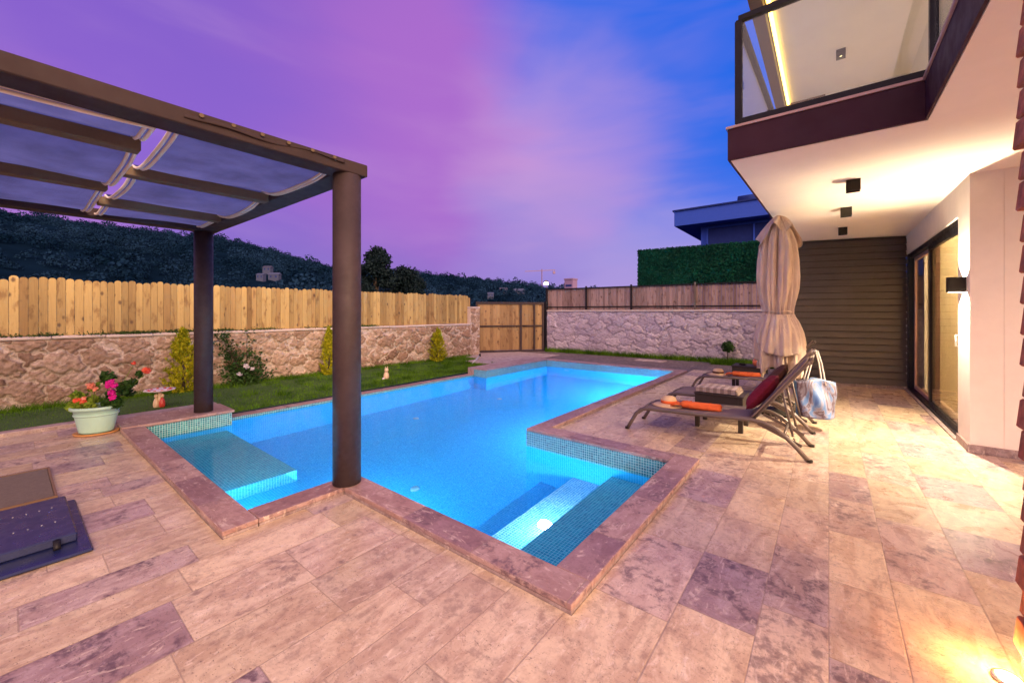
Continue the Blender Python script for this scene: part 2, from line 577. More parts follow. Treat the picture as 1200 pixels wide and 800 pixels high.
M['lamp_black'] = plain('lamp_housing', (.02, .016, .013), .5, 0, bump=0, **{'Specular IOR Level': .15})
M['brick'] = plain('red_split_stone', (.44, .12, .06), .8, var=.5, scale=16, bump=.9)
M['sling'] = fabric('taupe_sling', (.21, .155, .135), .6, .08, 700)
M['lounge_frame'] = plain('taupe_frame', (.125, .095, .08), .38, .2, bump=0)
M['wicker'] = None
M['orange'] = fabric('orange_towel', (.80, .16, .045), .95, .05, 300, wrinkle=(.014, 14, 60, 40))
M['straw'] = fabric('straw_hat', (.72, .52, .30), .8, .1, 220)
M['maroon'] = fabric('maroon_cushion', (.17, .012, .028), .9, 0, 300, wrinkle=(.02, 14, 14, 14))
M['brown_cush'] = fabric('brown_cushion', (.09, .04, .03), .9, 0, 300)
M['stripe'] = fabric('striped_towel', (.46, .38, .33), .95, 0, 300, stripes=(0, 13, (.29, .23, .20)))
M['bag_side'] = fabric('bag_side', (.16, .33, .62), .5, .15, 200)
M['cord'] = fabric('white_cord', (.78, .74, .70), .8, 0)
M['cup'] = plain('terracotta_cup', (.62, .17, .07), .35)
M['pot'] = plain('pale_green_planter', (.33, .52, .47), .45, var=.05, scale=5)
M['saucer'] = plain('terracotta_saucer', (.42, .20, .07), .6)
M['soil'] = plain('potting_soil', (.03, .02, .015), .95)
M['petal_red'] = foliage('coral_petals', (.80, .07, .045), (.85, .22, .14), .6, .3)
M['petal_pink'] = foliage('salmon_petals', (.80, .25, .18), (.85, .45, .36), .6, .3)
M['petal_magenta'] = foliage('magenta_petals', (.62, .01, .30), (.80, .06, .48), .6, .3)
M['petal_white'] = foliage('white_petals', (.6, .55, .6), (.8, .75, .8), .6, .2)
M['ceramic_white'] = plain('white_ceramic', (.74, .66, .70), .25)
M['ceramic_red'] = plain('red_ceramic', (.55, .06, .05), .25)
M['ceramic_cream'] = plain('cream_ceramic', (.70, .52, .36), .3)
M['mat_grey'] = plain('grey_mat', (.15, .115, .095), .8, var=.15, scale=40, bump=.5)
M['hatch'] = plain('blue_black_hatch', (.012, .018, .075), .32, .1, var=.15, scale=5, bump=.05)
M['steel'] = plain('dull_steel', (.5, .5, .52), .3, .9, bump=0)
M['neigh_wall'] = plain('skylight_blue_render', (.018, .07, .46), .8, var=.03, bump=.05)  # blue skylight on shaded white walls, painted into the render colour
M['neigh_dark'] = plain('dark_window_blue', (.015, .03, .15), .7, bump=0, **{'Specular IOR Level': .1})
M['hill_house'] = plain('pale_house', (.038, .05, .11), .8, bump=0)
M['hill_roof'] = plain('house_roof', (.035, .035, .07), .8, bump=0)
M['crane'] = plain('crane_haze_paint', (.21, .14, .26), .6, bump=0)  # purple distance haze mixed into the colour of crane and tower
M['grey_plastic'] = plain('grey_pipe', (.42, .42, .44), .5, bump=0)
M['lens'] = emit('pool_lamp_lens', (.75, .93, 1.0), 14)
M['led'] = emit('warm_led', (1.0, .62, .12), 9)
M['warm_lens'] = emit('warm_lens', (1.0, .72, .35), 12)
M['up_lens'] = emit('uplight_lens', (1.0, .62, .12), 25)
M['street_lens'] = emit('street_lens', (1.0, .62, .35), 30)
M['inlet'] = plain('white_plastic', (.30, .48, .60), .4, bump=0)


def wicker():
    t = NT('dark_wicker')
    uv = t.uv()
    s = t.sep(uv)
    a = t.math('SINE', t.math('MULTIPLY', s[0], 420.0)); b = t.math('SINE', t.math('MULTIPLY', s[1], 300.0))
    h = t.math('MULTIPLY', a, b)
    c = t.ramp(t.maprange(h, -1, 1), [(0, (.012, .008, .006)), (1, (.055, .036, .026))])
    return t.pbr(c, .5, 0, t.bump(h, .5, .004))


M['wicker'] = wicker()


def bag_mat():
    t = NT('printed_bag')
    o = t.obj()
    n = t.noise(t.mapping(o, (2.4, 2.4, 1.3)), 2.2, 4, .6, 1.5)
    c = t.ramp(n, [(.30, (.03, .08, .26)), (.43, (.08, .17, .36)), (.5, (.22, .21, .27)), (.55, (.06, .03, .05)), (.62, (.19, .19, .25)), (.74, (.07, .16, .36))], 'LINEAR')
    return t.pbr(c, .45, 0)


M['bag'] = bag_mat()


def water_mat():
    t = NT('pool_water')
    g = t.n('ShaderNodeBsdfRefraction'); t.sock(g, 'IOR', 1.333); t.sock(g, 'Roughness', 0.0); t.sock(g, 'Color', (.80, .95, 1.0))
    gl = t.n('ShaderNodeBsdfGlossy'); t.sock(gl, 'Roughness', .10)
    fr = t.n('ShaderNodeFresnel'); fr.inputs[0].default_value = 1.13
    b = t.bump(t.noise(t.obj(), 4.0, 4, .5), .16, .02)
    for x in (g, gl, fr): t.l(b, x.inputs['Normal'])
    mx = t.n('ShaderNodeMixShader'); t.l(fr.outputs[0], mx.inputs[0])
    t.l(g.outputs[0], mx.inputs[1]); t.l(gl.outputs[0], mx.inputs[2]); t.l(mx.outputs[0], t.out.inputs[0])
    return t.m


M['water'] = water_mat()

exec_parts = []
# ------------------------------------------------------------------ ground, deck, lawn
deck = MB()
for x0, x1, y0, y1 in ((-7.2, 7.5, -6, .83), (-7.2, -6.43, .83, .85), (-2.92, -.93, .83, 1.62), (-.93, 7.5, .83, 10.3), (-2.55, -.93, 3.96, 10.3)):
    deck.add([(x0, y0, 0), (x1, y0, 0), (x1, y1, 0), (x0, y1, 0)], [(0, 1, 2, 3)])
tag(deck.build('deck', M['deck']), 'travertine tile pool deck in beige and mauve', 'deck', kind='structure')
dp = MB()
dp.add([(-9.6, 9.75, -.022), (-2.55, 9.75, -.012), (-2.55, 10.3, -.012), (3, 10.3, -.012), (3, 14, -.012), (-9.4, 14, -.012)], [(0, 1, 2, 3, 4, 5)])
tag(dp.build('rear_path', M['dark_paving']), 'dark stone path along the rear wall', 'path', kind='structure')
pp = MB()
pp.box(-9.5, -6.86, 9.0, 11.2, -.12, -.008)
pp.box(-8.2, -6.86, 8.2, 8.998, -.12, -.008)
tag(pp.build('gate_path', M['pale_paving'], bevel=.01), 'pale paving between the gate and the pool', 'path', kind='structure')

# kerb between deck and lawn
kb = MB()
kb.box(-7.36, -7.2, -6, .84, -.1, .045)
kb.box(-7.36, -7.0, .86, 1.98, -.1, .03)
tag(kb.build('kerb', M['step_stone'], bevel=.008), 'low stone kerb between lawn and deck', 'kerb', kind='structure')

# lawn
lw = MB()
lw.add([(-10.2, -6, -.10), (-7.3, -6, -.06), (-6.86, 1.9, -.09), (-6.86, 8.3, -.07), (-8.3, 10.4, -.04), (-9.6, 10.4, -.03)], [(0, 1, 2, 3, 4, 5)])
tag(lw.build('lawn', M['soil_grass']), 'green lawn strip at the stone wall', 'lawn', kind='structure')


def blades(n, polyfn, zf, h0, h1, w=.006):
    p = polyfn(n)
    n = len(p)
    z = zf(p)
    a = RNG.uniform(0, 2 * np.pi, n)
    hh = RNG.uniform(h0, h1, n)
    lean = RNG.normal(0, .45, (n, 2)) * hh[:, None]
    dx = np.stack([np.cos(a), np.sin(a)], 1) * w
    v = np.zeros((n, 3, 3))
    v[:, 0, :2] = p - dx; v[:, 1, :2] = p + dx; v[:, 2, :2] = p + lean
    v[:, 0, 2] = z; v[:, 1, 2] = z; v[:, 2, 2] = z + hh
    return v.reshape(-1, 3), np.arange(n * 3).reshape(n, 3)


def lawn_pts(n):
    y = RNG.uniform(-1.6, 10.3, n); x = RNG.uniform(-9.7, -6.88, n)
    keep = (x > -9.62 + .06 * y) & ((y > 1.98) | (x < -7.38)) & ((y < 8.2) | (x < -8.22)) & (y < 9.0)
    # denser near the camera side, thinned with noise
    return np.stack([x, y], 1)[keep]


v1, f1 = blades(100000, lawn_pts, lambda p: np.full(len(p), -.085) + .003 * (p[:, 1] - 2), .02, .065, .006)


def strip_pts(n):
    x = RNG.uniform(-7.9, 1.2, n)
    y = 12.05 + .057 * (x + 8) - np.abs(RNG.normal(0, .10, n)) - .02
    k2 = RNG.uniform(-2.5, -.9, n // 3); y2 = RNG.uniform(11.75, 12.2, n // 3)
    return np.concatenate([np.stack([x, y], 1), np.stack([k2, y2], 1)])


v2, f2 = blades(7000, strip_pts, lambda p: np.full(len(p), -.02), .06, .2, .01)


def edge_pts(n):
    y = RNG.uniform(-1.6, 9.2, n); x = -9.78 + .0489 * (y + 6) + .05 + np.abs(RNG.normal(0, .07, n))
    c = RNG.integers(0, 90, n // 2); cx_ = RNG.uniform(-9.3, -7.2, 90); cy_ = RNG.uniform(2.1, 8.6, 90)
    q = np.stack([cx_[c] + RNG.normal(0, .05, n // 2), cy_[c] + RNG.normal(0, .05, n // 2)], 1)
    return np.concatenate([np.stack([x, y], 1), q])


v3, f3 = blades(9000, edge_pts, lambda p: np.full(len(p), -.085) + .003 * (p[:, 1] - 2), .05, .15, .006)
tag(np_mesh('grass', np.concatenate([v1, v2, v3]), np.concatenate([f1, f2 + len(v1), f3 + len(v1) + len(v2)]), M['grass']), 'short green grass along the stone walls', 'grass', kind='stuff')


# terrain: one sheet out to the horizon
RIDGE = [(-900, 238), (-300, 242), (0, 260), (60, 268), (130, 276), (240, 285), (330, 305), (400, 317), (480, 323), (560, 333), (610, 340), (640, 344), (700, 347), (900, 352), (1300, 356), (2200, 358)]


def ridge_slope(az):
    """az = angle to the right of the camera heading (radians)"""
    if az < R(-75): px = -900 - (R(-75) - az) * 300
    elif az > R(70): px = 2000
    else: px = 600 + FPX * math.tan(az)
    ys = np.interp(px, [p[0] for p in RIDGE], [p[1] for p in RIDGE])
    c = math.cos(max(R(-75), min(R(70), az)))
    if az < R(-75): ys = 232 + (R(-75) - az) * 0
    return (HOR - ys) / FPX * (c if az > R(-62) else math.cos(R(-62)))


def hnoise(x, y, s=1.0):
    return (math.sin(x * .021 * s + 1.3) * math.cos(y * .017 * s + .4) + .5 * math.sin(x * .05 * s + y * .037 * s) + .3 * math.sin(x * .11 * s - y * .09 * s + 2))


RID_R = 430.0


def terr_h(az, r):
    if r < 17: return -2.4
    if r < 24: return -2.4 + (r - 17) / 7 * 1.9
    x, y = r * math.sin(az), r * math.cos(az)
    s = ridge_slope(az)
    top = CAMH + RID_R * s
    k = min(1, max(0, (r - 70) / (RID_R - 70)))
    k = k * k * (3 - 2 * k)
    z = -.5 + (top + .5) * k + hnoise(x, y) * 2.2 * min(1, r / 200)
    if r > RID_R: z -= (r - RID_R) * .05
    return z


radii = [0, 10, 16, 17, 20, 24, 30, 45, 60, 80, 100, 130, 160, 190, 220, 250, 280, 310, 340, 370, 400, 430, 460, 520, 640, 900, 1500, 3000]
NA = 180
tv = []
for r in radii:
    for k in range(NA):
        az = -math.pi + 2 * math.pi * k / NA
        p = FW * (r * math.cos(az)) + RT * (r * math.sin(az))
        tv.append((p.x, p.y, terr_h(az, r) if r < 1000 else -30))
tf = [(i * NA + k, i * NA + (k + 1) % NA, (i + 1) * NA + (k + 1) % NA, (i + 1) * NA + k) for i in range(len(radii) - 1) for k in range(NA)]
tmb = MB(); tmb.add(tv, tf, True)
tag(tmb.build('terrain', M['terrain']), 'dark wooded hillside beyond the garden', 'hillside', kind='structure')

def hill_hit(px, py):
    q = ray(px, py)
    hl = math.hypot(q.x, q.y)
    az = math.atan2(q.x * RT.x + q.y * RT.y, q.x * FW.x + q.y * FW.y)
    r = 90.
    while r < RID_R:
        if CAMH + q.z * r / hl < terr_h(az, r) + 2.0: break
        r += 1.
    return r / hl, r, az


HOUSES = [(314, 315, 9, 4.5, 6, 'small pale gabled house highest of the cluster on the wooded hill', True),
          (306, 324, 8, 5, 6, 'narrow pale flat roofed house halfway down the wooded hill', False),
          (322, 324, 12, 5, 6, 'widest pale flat roofed house of the cluster on the hill', False),
          (590, 341, 9, 5, 6, 'bluish far gabled house between treetops near the street lamp', True),
          (608, 342, 13, 4, 6, 'long bluish flat roofed far house beside the street lamp', False),
          (575, 345, 7, 4, 5, 'smallest bluish far house beyond the end of the pine fence', False)]
HPOS = []
for h_ in HOUSES:
    dd, rr_, az_ = hill_hit(h_[0], h_[1])
    HPOS.append((dd, rr_, az_))

# forest on the hill: reads as one mass
cen, siz, nr = [], [], []
for i in range(8000):
    az = random.uniform(R(-66), R(26))
    r = random.uniform(75, RID_R + 15) if random.random() < .72 else RID_R + random.uniform(-18, 10)
    if az > R(-2) and r < 140: continue
    if any(abs(az - a_) * r_ < 4.5 and -13 < r - r_ < 5 for (_, r_, a_) in HPOS): continue
    p = FW * (r * math.cos(az)) + RT * (r * math.sin(az))
    z = terr_h(az, r) - random.uniform(0, 1.6)
    rr = random.choice((1.1, 1.5, 1.8, 2.2, 2.6, 3.4)) * random.uniform(.85, 1.15) * (1.35 if random.random() < .10 else 1) * (.75 if r < 160 else 1)
    hh = rr * random.uniform(.8, 1.35)
    m = 80
    q = RNG.normal(size=(m, 3)); q /= np.linalg.norm(q, axis=1)[:, None]; q[:, 2] = np.abs(q[:, 2]) * 1.2 - .25
    cen.append(np.array([p.x, p.y, z + hh * .45]) + q * np.array([rr, rr, hh]) * RNG.uniform(.7, 1.05, (m, 1)))
    nr.append(q); siz.append(np.full(m, rr * .27))
cen = np.concatenate(cen); nr = np.concatenate(nr); siz = np.concatenate(siz)
v, f = leaf_quads(cen, siz, nr, 1.2, .45)
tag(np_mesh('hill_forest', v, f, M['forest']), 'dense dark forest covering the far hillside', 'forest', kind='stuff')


# two trees just beyond the pine fence
def leafy_tree(name, label, px, d, top_py, width_px, seed, lean=0):
    rng = np.random.default_rng(seed)
    base = at(px, HOR, d); base.z = -.4
    topz = CAMH + (HOR - top_py) / FPX * d
    w = width_px / FPX * d / 2
    t = thing(name, label, 'tree', base, 0, 'dark trees beyond the pine fence')
    tr = MB()
    hgt = topz - base.z
    tr.tube([base, base + Vector((.1, 0, hgt * .35)), base + Vector((lean * .5, .1, hgt * .7))], [.28, .2, .09], 9)
    cl = []
    for k in range(26):
        u = rng.uniform(.25, 1)
        ang = rng.uniform(0, 6.28)
        rad = w * math.sin(min(1, u * 1.02) * math.pi * .92 + .15) ** .6 * rng.uniform(.25, .85)
        c = np.array([base.x + lean * u + math.cos(ang) * rad, base.y + math.sin(ang) * rad, base.z + hgt * (.12 + .82 * u)])
        cl.append(c)
        if k % 3 == 0:
            tr.tube([base + Vector((0, 0, hgt * .3)), Vector(c)], [.07, .02], 5)
    tr.build('trunk', M['bark'], t)
    cs, ns, ss = [], [], []
    for c in cl:
        m = 330
        q = rng.normal(size=(m, 3)); q /= np.linalg.norm(q, axis=1)[:, None]
        rr = w * rng.uniform(.26, .46)
        cs.append(c + q * rr * rng.uniform(.3, 1.1, (m, 1)) * np.array([1, 1, .8])); ns.append(q); ss.append(np.full(m, .3))
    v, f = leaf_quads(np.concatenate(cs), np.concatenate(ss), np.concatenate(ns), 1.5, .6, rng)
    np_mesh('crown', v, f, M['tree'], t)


leafy_tree('garden_tree', 'tall dark round tree rising high above the pine fence', 440, 42, 289, 50, 3)
leafy_tree('garden_tree', 'low broad dark tree next to the taller one beyond the fence', 474, 46, 314, 62, 5)

# far houses on the hill, tower, crane, street lamp
def hill_house(px, py, d, w, h, dep, label, roofm=True):
    b = at(px, py, d)
    t = thing('hill_house', label, 'house', b, YAW, 'pale houses on the far hill')
    # local coordinates: build around the root
    m = MB().box(-w / 2, w / 2, -dep / 2, dep / 2, -3, h)
    o = m.build('wall', M['hill_house']); o.parent = t
    m = MB(); m.add([(-w * .56, -dep * .56, h), (w * .56, -dep * .56, h), (w * .56, dep * .56, h), (-w * .56, dep * .56, h), (-w * .5, 0, h + w * .22), (w * .5, 0, h + w * .22)],
                    [(0, 1, 5, 4), (2, 3, 4, 5), (1, 2, 5), (3, 0, 4), (3, 2, 1, 0)])
    o = m.build('roof', M['hill_roof'] if roofm else M['hill_house']); o.parent = t
    for k in (-.25, .25):
        m = MB().box(w * k - w * .08, w * k + w * .08, -dep / 2 - .05, -dep / 2 + .05, h * .35, h * .75)
        o = m.build('window', M['neigh_dark']); o.parent = t


for h_, (dd, rr_, az_) in zip(HOUSES, HPOS):
    k_ = dd / FPX
    hill_house(h_[0], h_[1] + 3, dd, h_[2] * k_, h_[3] * k_, h_[4] * k_, h_[5], h_[6])

tb = at(669, 345, 260)
t = thing('tower_block', 'pale tan tower block far beyond the weathered fence', 'building', (tb.x, tb.y, 0))
m = MB().box(tb.x - 3, tb.x + 3, tb.y - 3, tb.y + 3, 0, CAMH + (HOR - 328) / FPX * 260)
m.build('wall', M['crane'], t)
for k in range(5):
    z = 3 + k * 3.6
    MB().box(tb.x - 2.2, tb.x + 2.2, tb.y - 3.06, tb.y - 2.9, z, z + 1.4).build('window', M['neigh_dark'], t)
m = MB().box(tb.x - 3.3, tb.x + 3.3, tb.y - 3.3, tb.y + 3.3, CAMH + (HOR - 328) / FPX * 260, CAMH + (HOR - 326.5) / FPX * 260)
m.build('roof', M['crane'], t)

cb = at(635, 345, 330)
t = thing('tower_crane', 'thin tower crane on the skyline above the street lamp', 'crane', (cb.x, cb.y, 0))
zj = CAMH + (HOR - 318) / FPX * 330
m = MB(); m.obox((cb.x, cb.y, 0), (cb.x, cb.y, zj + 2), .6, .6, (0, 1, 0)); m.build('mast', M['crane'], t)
a, b = cb - RT * 14, cb + RT * 11
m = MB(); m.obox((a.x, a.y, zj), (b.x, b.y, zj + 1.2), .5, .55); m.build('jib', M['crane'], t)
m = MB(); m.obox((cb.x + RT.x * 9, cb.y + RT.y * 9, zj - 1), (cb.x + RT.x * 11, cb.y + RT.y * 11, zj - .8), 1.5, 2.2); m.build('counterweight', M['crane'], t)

sb = at(640, HOR, 60)
t = thing('street_lamp', 'glowing street lamp beyond the corner of the weathered fence', 'street lamp', (sb.x, sb.y, -.5))
sz = CAMH + (HOR - 332) / FPX * 60
m = MB().tube([(sb.x, sb.y, -.5), (sb.x, sb.y, sz + .1)], [.09, .05], 10); m.build('pole', M['dark_metal'], t)
m = MB().lathe([(.12, 0), (.34, .05), (.36, .25), (.1, .42)], (sb.x, sb.y, sz - .2), 14); m.build('lamp_head', M['street_lens'], t)
m = MB().lathe([(.40, 0), (.2, .14), (.02, .2)], (sb.x, sb.y, sz + .24), 14); m.build('lamp_cap', M['dark_metal'], t)


# ------------------------------------------------------------------ rubble walls
def voronoi2(u, w, cu, cw, seed, warp=.25):
    rng = np.random.default_rng(seed)
    nu, nw = int(u.max() / cu) + 6, int(w.max() / cw) + 6
    sx = (np.arange(nu)[:, None] - 2 + rng.uniform(.08, .92, (nu, nw))) * cu
    sy = (np.arange(nw)[None, :] - 2 + rng.uniform(.08, .92, (nu, nw))) * cw
    wt = rng.uniform(-.18, .18, (nu, nw))
    idr = rng.uniform(0, 1, (nu, nw)); id2 = rng.uniform(0, 1, (nu, nw))
    uu = u + warp * cu * (.35 * np.sin(u * 23 + w * 9) + .3 * np.sin(w * 31 - u * 13 + 1) + .2 * np.sin(u * 61 + w * 47))
    ww = w + warp * cw * (.35 * np.sin(u * 19 - w * 15 + 2) + .3 * np.sin(w * 27 + u * 29) + .2 * np.sin(w * 71 - u * 53))
    iu, iw = np.floor(uu / cu).astype(int) + 2, np.floor(ww / cw).astype(int) + 2
    f1 = np.full(u.shape, 9.); f2 = np.full(u.shape, 9.); r1 = np.zeros(u.shape); r2 = np.zeros(u.shape)
    for a in (-2, -1, 0, 1, 2):
        for b in (-2, -1, 0, 1, 2):
            ju, jw = np.clip(iu + a, 0, nu - 1), np.clip(iw + b, 0, nw - 1)
            d = np.sqrt(((uu - sx[ju, jw]) / cu) ** 2 + ((ww - sy[ju, jw]) / cw) ** 2) + wt[ju, jw]
            nb = d < f1
            f2 = np.where(nb, f1, np.minimum(f2, d))
            r1 = np.where(nb, idr[ju, jw], r1); r2 = np.where(nb, id2[ju, jw], r2)
            f1 = np.where(nb, d, f1)
    return f1, f2 - f1, r1, r2


def rubble_wall(p0, p1, z0, z1, thick, cu, cw, amp, seed, mat, name, parent, step=.02, mort=.12):
    """stones bulge from the face left of p0->p1 reversed (towards the garden)"""
    p0, p1 = np.array(p0, float), np.array(p1, float)
    L = np.linalg.norm(p1 - p0); d = (p1 - p0) / L
    nrm = np.array([d[1], -d[0]])
    nu, nw = int(L / step), int((z1 - z0) / step)
    U, W = np.meshgrid(np.linspace(0, L, nu + 1), np.linspace(0, z1 - z0, nw + 1))
    f1, e, r1, r2 = voronoi2(U, W, cu, cw, seed)
    s = np.clip(e / mort, 0, 1); s = s * s * (3 - 2 * s)
    rough = .5 * np.sin(U * 37 + W * 23) * np.sin(W * 41 - U * 11) + .35 * np.sin(U * 83 + 2) * np.sin(W * 77 + U * 30)
    h = amp * s * (.45 + .55 * r2 + .25 * rough - .35 * f1)
    # fade at the top and the ends so the sheet closes on the core
    rim = np.minimum(np.minimum(U, L - U), np.minimum(W + 1, (z1 - z0) - W)) / .03
    h *= np.clip(rim, 0, 1)
    x = p0[0] + d[0] * U + nrm[0] * h; y = p0[1] + d[1] * U + nrm[1] * h; z = z0 + W
    front = np.stack([x, y, z], -1).reshape(-1, 3)
    idx = np.arange((nu + 1) * (nw + 1)).reshape(nw + 1, nu + 1)
    q = np.stack([idx[:-1, :-1], idx[:-1, 1:], idx[1:, 1:], idx[1:, :-1]], -1).reshape(-1, 4)
    col = np.stack([r1.ravel(), s.ravel(), r2.ravel(), np.ones(r1.size)], 1)
    # core: back, top and ends
    b = []
    for (u, t) in ((0, 0), (L, 0), (L, thick), (0, thick)):
        for zz in (z0, z1):
            b.append((p0[0] + d[0] * u - nrm[0] * t, p0[1] + d[1] * u - nrm[1] * t, zz))
    nb = len(front)
    q2 = np.array([(3, 1, 7, 5), (2, 3, 5, 4), (6, 7, 1, 0)]) + nb
    b = np.array(b)
    fs = np.concatenate([q, np.array([(nb + 1, nb + 3, nb + 5, nb + 7), (nb + 2, nb + 4, nb + 5, nb + 3), (nb + 4, nb + 6, nb + 7, nb + 5), (nb + 6, nb + 0, nb + 1, nb + 7)])])
    col = np.concatenate([col, np.tile([[.5, .2, .5, 1]], (8, 1))])
    return np_mesh(name, np.concatenate([front, b]), fs, mat, parent, True, col)


WA, WB = (-9.78, -6.0), (-9.03, 9.27)
lw_t = thing('stone_wall', 'low warm rubble stone wall under the pine fence', 'wall', (-9.6, 0, -.2))
rubble_wall(WA, WB, -.25, .97, .3, .38, .25, .075, 4, M['rubble'], 'masonry', lw_t, .016, .26)
dw = Vector((WB[0] - WA[0], WB[1] - WA[1], 0)).normalized(); nw_ = Vector((dw.y, -dw.x, 0))
capm = MB()
seg = 26
for k in range(seg):
    a = Vector((*WA, 1.0)) + dw * (15.29 * k / seg); b = Vector((*WA, 1.0)) + dw * (15.29 * (k + 1) / seg - .004)
    off = nw_ * -.14
    capm.obox(a + off + Vector((0, 0, -.012 + .004 * (k % 3))), b + off + Vector((0, 0, -.012 + .004 * (k % 3))), .36, .045)
capm.build('capping', M['cap'], lw_t, bevel=.012)
# end pier
pr = thing('stone_pier', 'pale square stone pier between pine fence and gate', 'pier', (-9.0, 9.5, -.2))
pa, pb = Vector((*WB, 0)) + dw * .012, Vector((*WB, 0)) + dw * .42
rubble_wall((pa.x, pa.y), (pb.x, pb.y), -.2, 1.50, .32, .24, .22, .04, 9, M['rubble'], 'masonry', pr, .015, .3)
pc = (pa + pb) / 2 - nw_ * .15
m = MB(); m.obox((pa.x - nw_.x * .15, pa.y - nw_.y * .15, 1.53), (pb.x - nw_.x * .15, pb.y - nw_.y * .15, 1.53), .36, .05); m.build('capping', M['cap'], pr, bevel=.01)

BA, BB = (-8.02, 12.08), (2.2, 12.62)
bw_t = thing('rear_stone_wall', 'pale mauve rubble stone wall across the rear of the garden', 'wall', (-3, 12.3, -.2))
rubble_wall(BA, BB, -.1, 1.40, .3, .44, .22, .045, 21, M['pale_rubble'], 'masonry', bw_t, .02, .17)
db = Vector((BB[0] - BA[0], BB[1] - BA[1], 0)).normalized(); nb_ = Vector((db.y, -db.x, 0))
m = MB()
m.obox(Vector((*BA, 1.425)) - nb_ * .14, Vector((*BB, 1.425)) - nb_ * .14, .38, .05)
m.build('capping', M['cap'], bw_t, bevel=.01)


# weeds on the wall head
cs = []
for k in range(70):
    u = random.choice([random.uniform(5.2, 9.4), random.uniform(5.2, 8.6), random.uniform(8, 12)])
    c = Vector((*WA, 1.02)) + dw * u + nw_ * random.uniform(-.1, .03)
    n = random.randint(20, 60)
    q = RNG.normal(size=(n, 3)) * np.array([.04, .10, .022]); q[:, 2] = np.abs(q[:, 2])
    cs.append(np.array(c) + q)
cs = np.concatenate(cs)
v, f = leaf_quads(cs, RNG.uniform(.02, .05, len(cs)), None, 2)
tag(np_mesh('wall_weeds', v, f, M['weed']), 'straggling green weeds along the wall head', 'weeds', kind='stuff')


# ------------------------------------------------------------------ fences and gate
def plank(mb, c, d, w, z0, z1, th=.02, rounded=True):
    """vertical plank centred at c (ground xy), facing along normal of d"""
    n = Vector((d.y, -d.x, 0))
    prof = [(-w / 2, z0), (w / 2, z0), (w / 2, z1 - w * .42)]
    if rounded:
        for k in range(1, 6):
            a = math.pi * k / 6
            prof.append((math.cos(a) * w / 2, z1 - w * .42 + math.sin(a) * w * .42))
    else:
        prof[2] = (w / 2, z1)
    prof.append((-w / 2, z1 - w * .42 if rounded else z1))
    k = len(prof)
    vs = [Vector((c.x, c.y, 0)) + d * a + n * (th / 2) + UP * z for a, z in prof] + [Vector((c.x, c.y, 0)) + d * a - n * (th / 2) + UP * z for a, z in prof]
    fs = [tuple(range(k)), tuple(range(k, 2 * k))[::-1]] + [((i + 1) % k, i, k + i, k + (i + 1) % k) for i in range(k)]
    mb.add(vs, fs)


fn = thing('picket_fence', 'yellow pine board fence with rounded tops on the low stone wall', 'fence', (-9.7, 0, 1.0))
mb = MB()
u = 1.2
L = 15.29
while u < L - .02:
    w = random.choice((.085, .09, .096, .103))
    c = Vector((*WA, 0)) + dw * (u + w / 2) - nw_ * (.16 + random.uniform(-.003, .003))
    tilt = random.gauss(0, .006)
    plank(mb, c, (dw + UP * 0).normalized(), w - .004, 1.02, 1.92 + random.gauss(0, .012), .022)
    u += w
mb.build('boards', M['fence'], fn)
for z in (1.2, 1.7):
    MB().obox(Vector((*WA, z)) + dw * 1.2 - nw_ * .2, Vector((*WA, z)) + dw * L - nw_ * .2, .04, .08).build('rail', M['fence'], fn)
for k in range(8):
    p = Vector((*WA, 0)) + dw * (1.3 + k * 2.02) - nw_ * .245
    MB().box(p.x - .035, p.x + .035, p.y - .035, p.y + .035, .9, 1.85).build('post', M['fence'], fn)

# gate
GA, GB = Vector((-9.31, 10.23, -.03)), Vector((-8.0, 11.98, -.03))
dg = (GB - GA).normalized(); ng = Vector((dg.y, -dg.x, 0)); GL = (GB - GA).length
gt = thing('garden_gate', 'brown framed timber gate between the pier and the rear wall', 'gate', GA)
mb = MB(); u = -.25
while u < GL - .06:
    w = .115
    plank(mb, GA + dg * (u + w / 2), dg, w - .004, .06, 1.70, .02, False); u += w
mb.build('boards', M['gate_wood'], gt)
mb = MB()
for z, hh in ((1.725, .07), (.93, .045), (.045, .07)):
    mb.obox(GA + dg * -.28 + ng * .03 + UP * z, GA + dg * (GL - .02) + ng * .03 + UP * z, .045, hh)
for uu, w in ((GL * .60, .07), (GL * .83, .05), (GL - .05, .06), (-.26, .06)):
    p = GA + dg * uu + ng * .035
    mb.obox(p + UP * .082, p + UP * 1.688, .05, w, up=tuple(dg))
mb.build('frame', M['column'], gt)
p = GA + dg * (GL * .60 + .06) + ng * .075 + UP * .93
MB().obox(p, p + dg * .14, .02, .03).build('handle', M['dark_metal'], gt)
MB().obox(GB + dg * .06 + UP * 0, GB + dg * .06 + UP * 1.8, .08, .08, up=(0, 1, 0)).build('post', M['dark_metal'], gt)

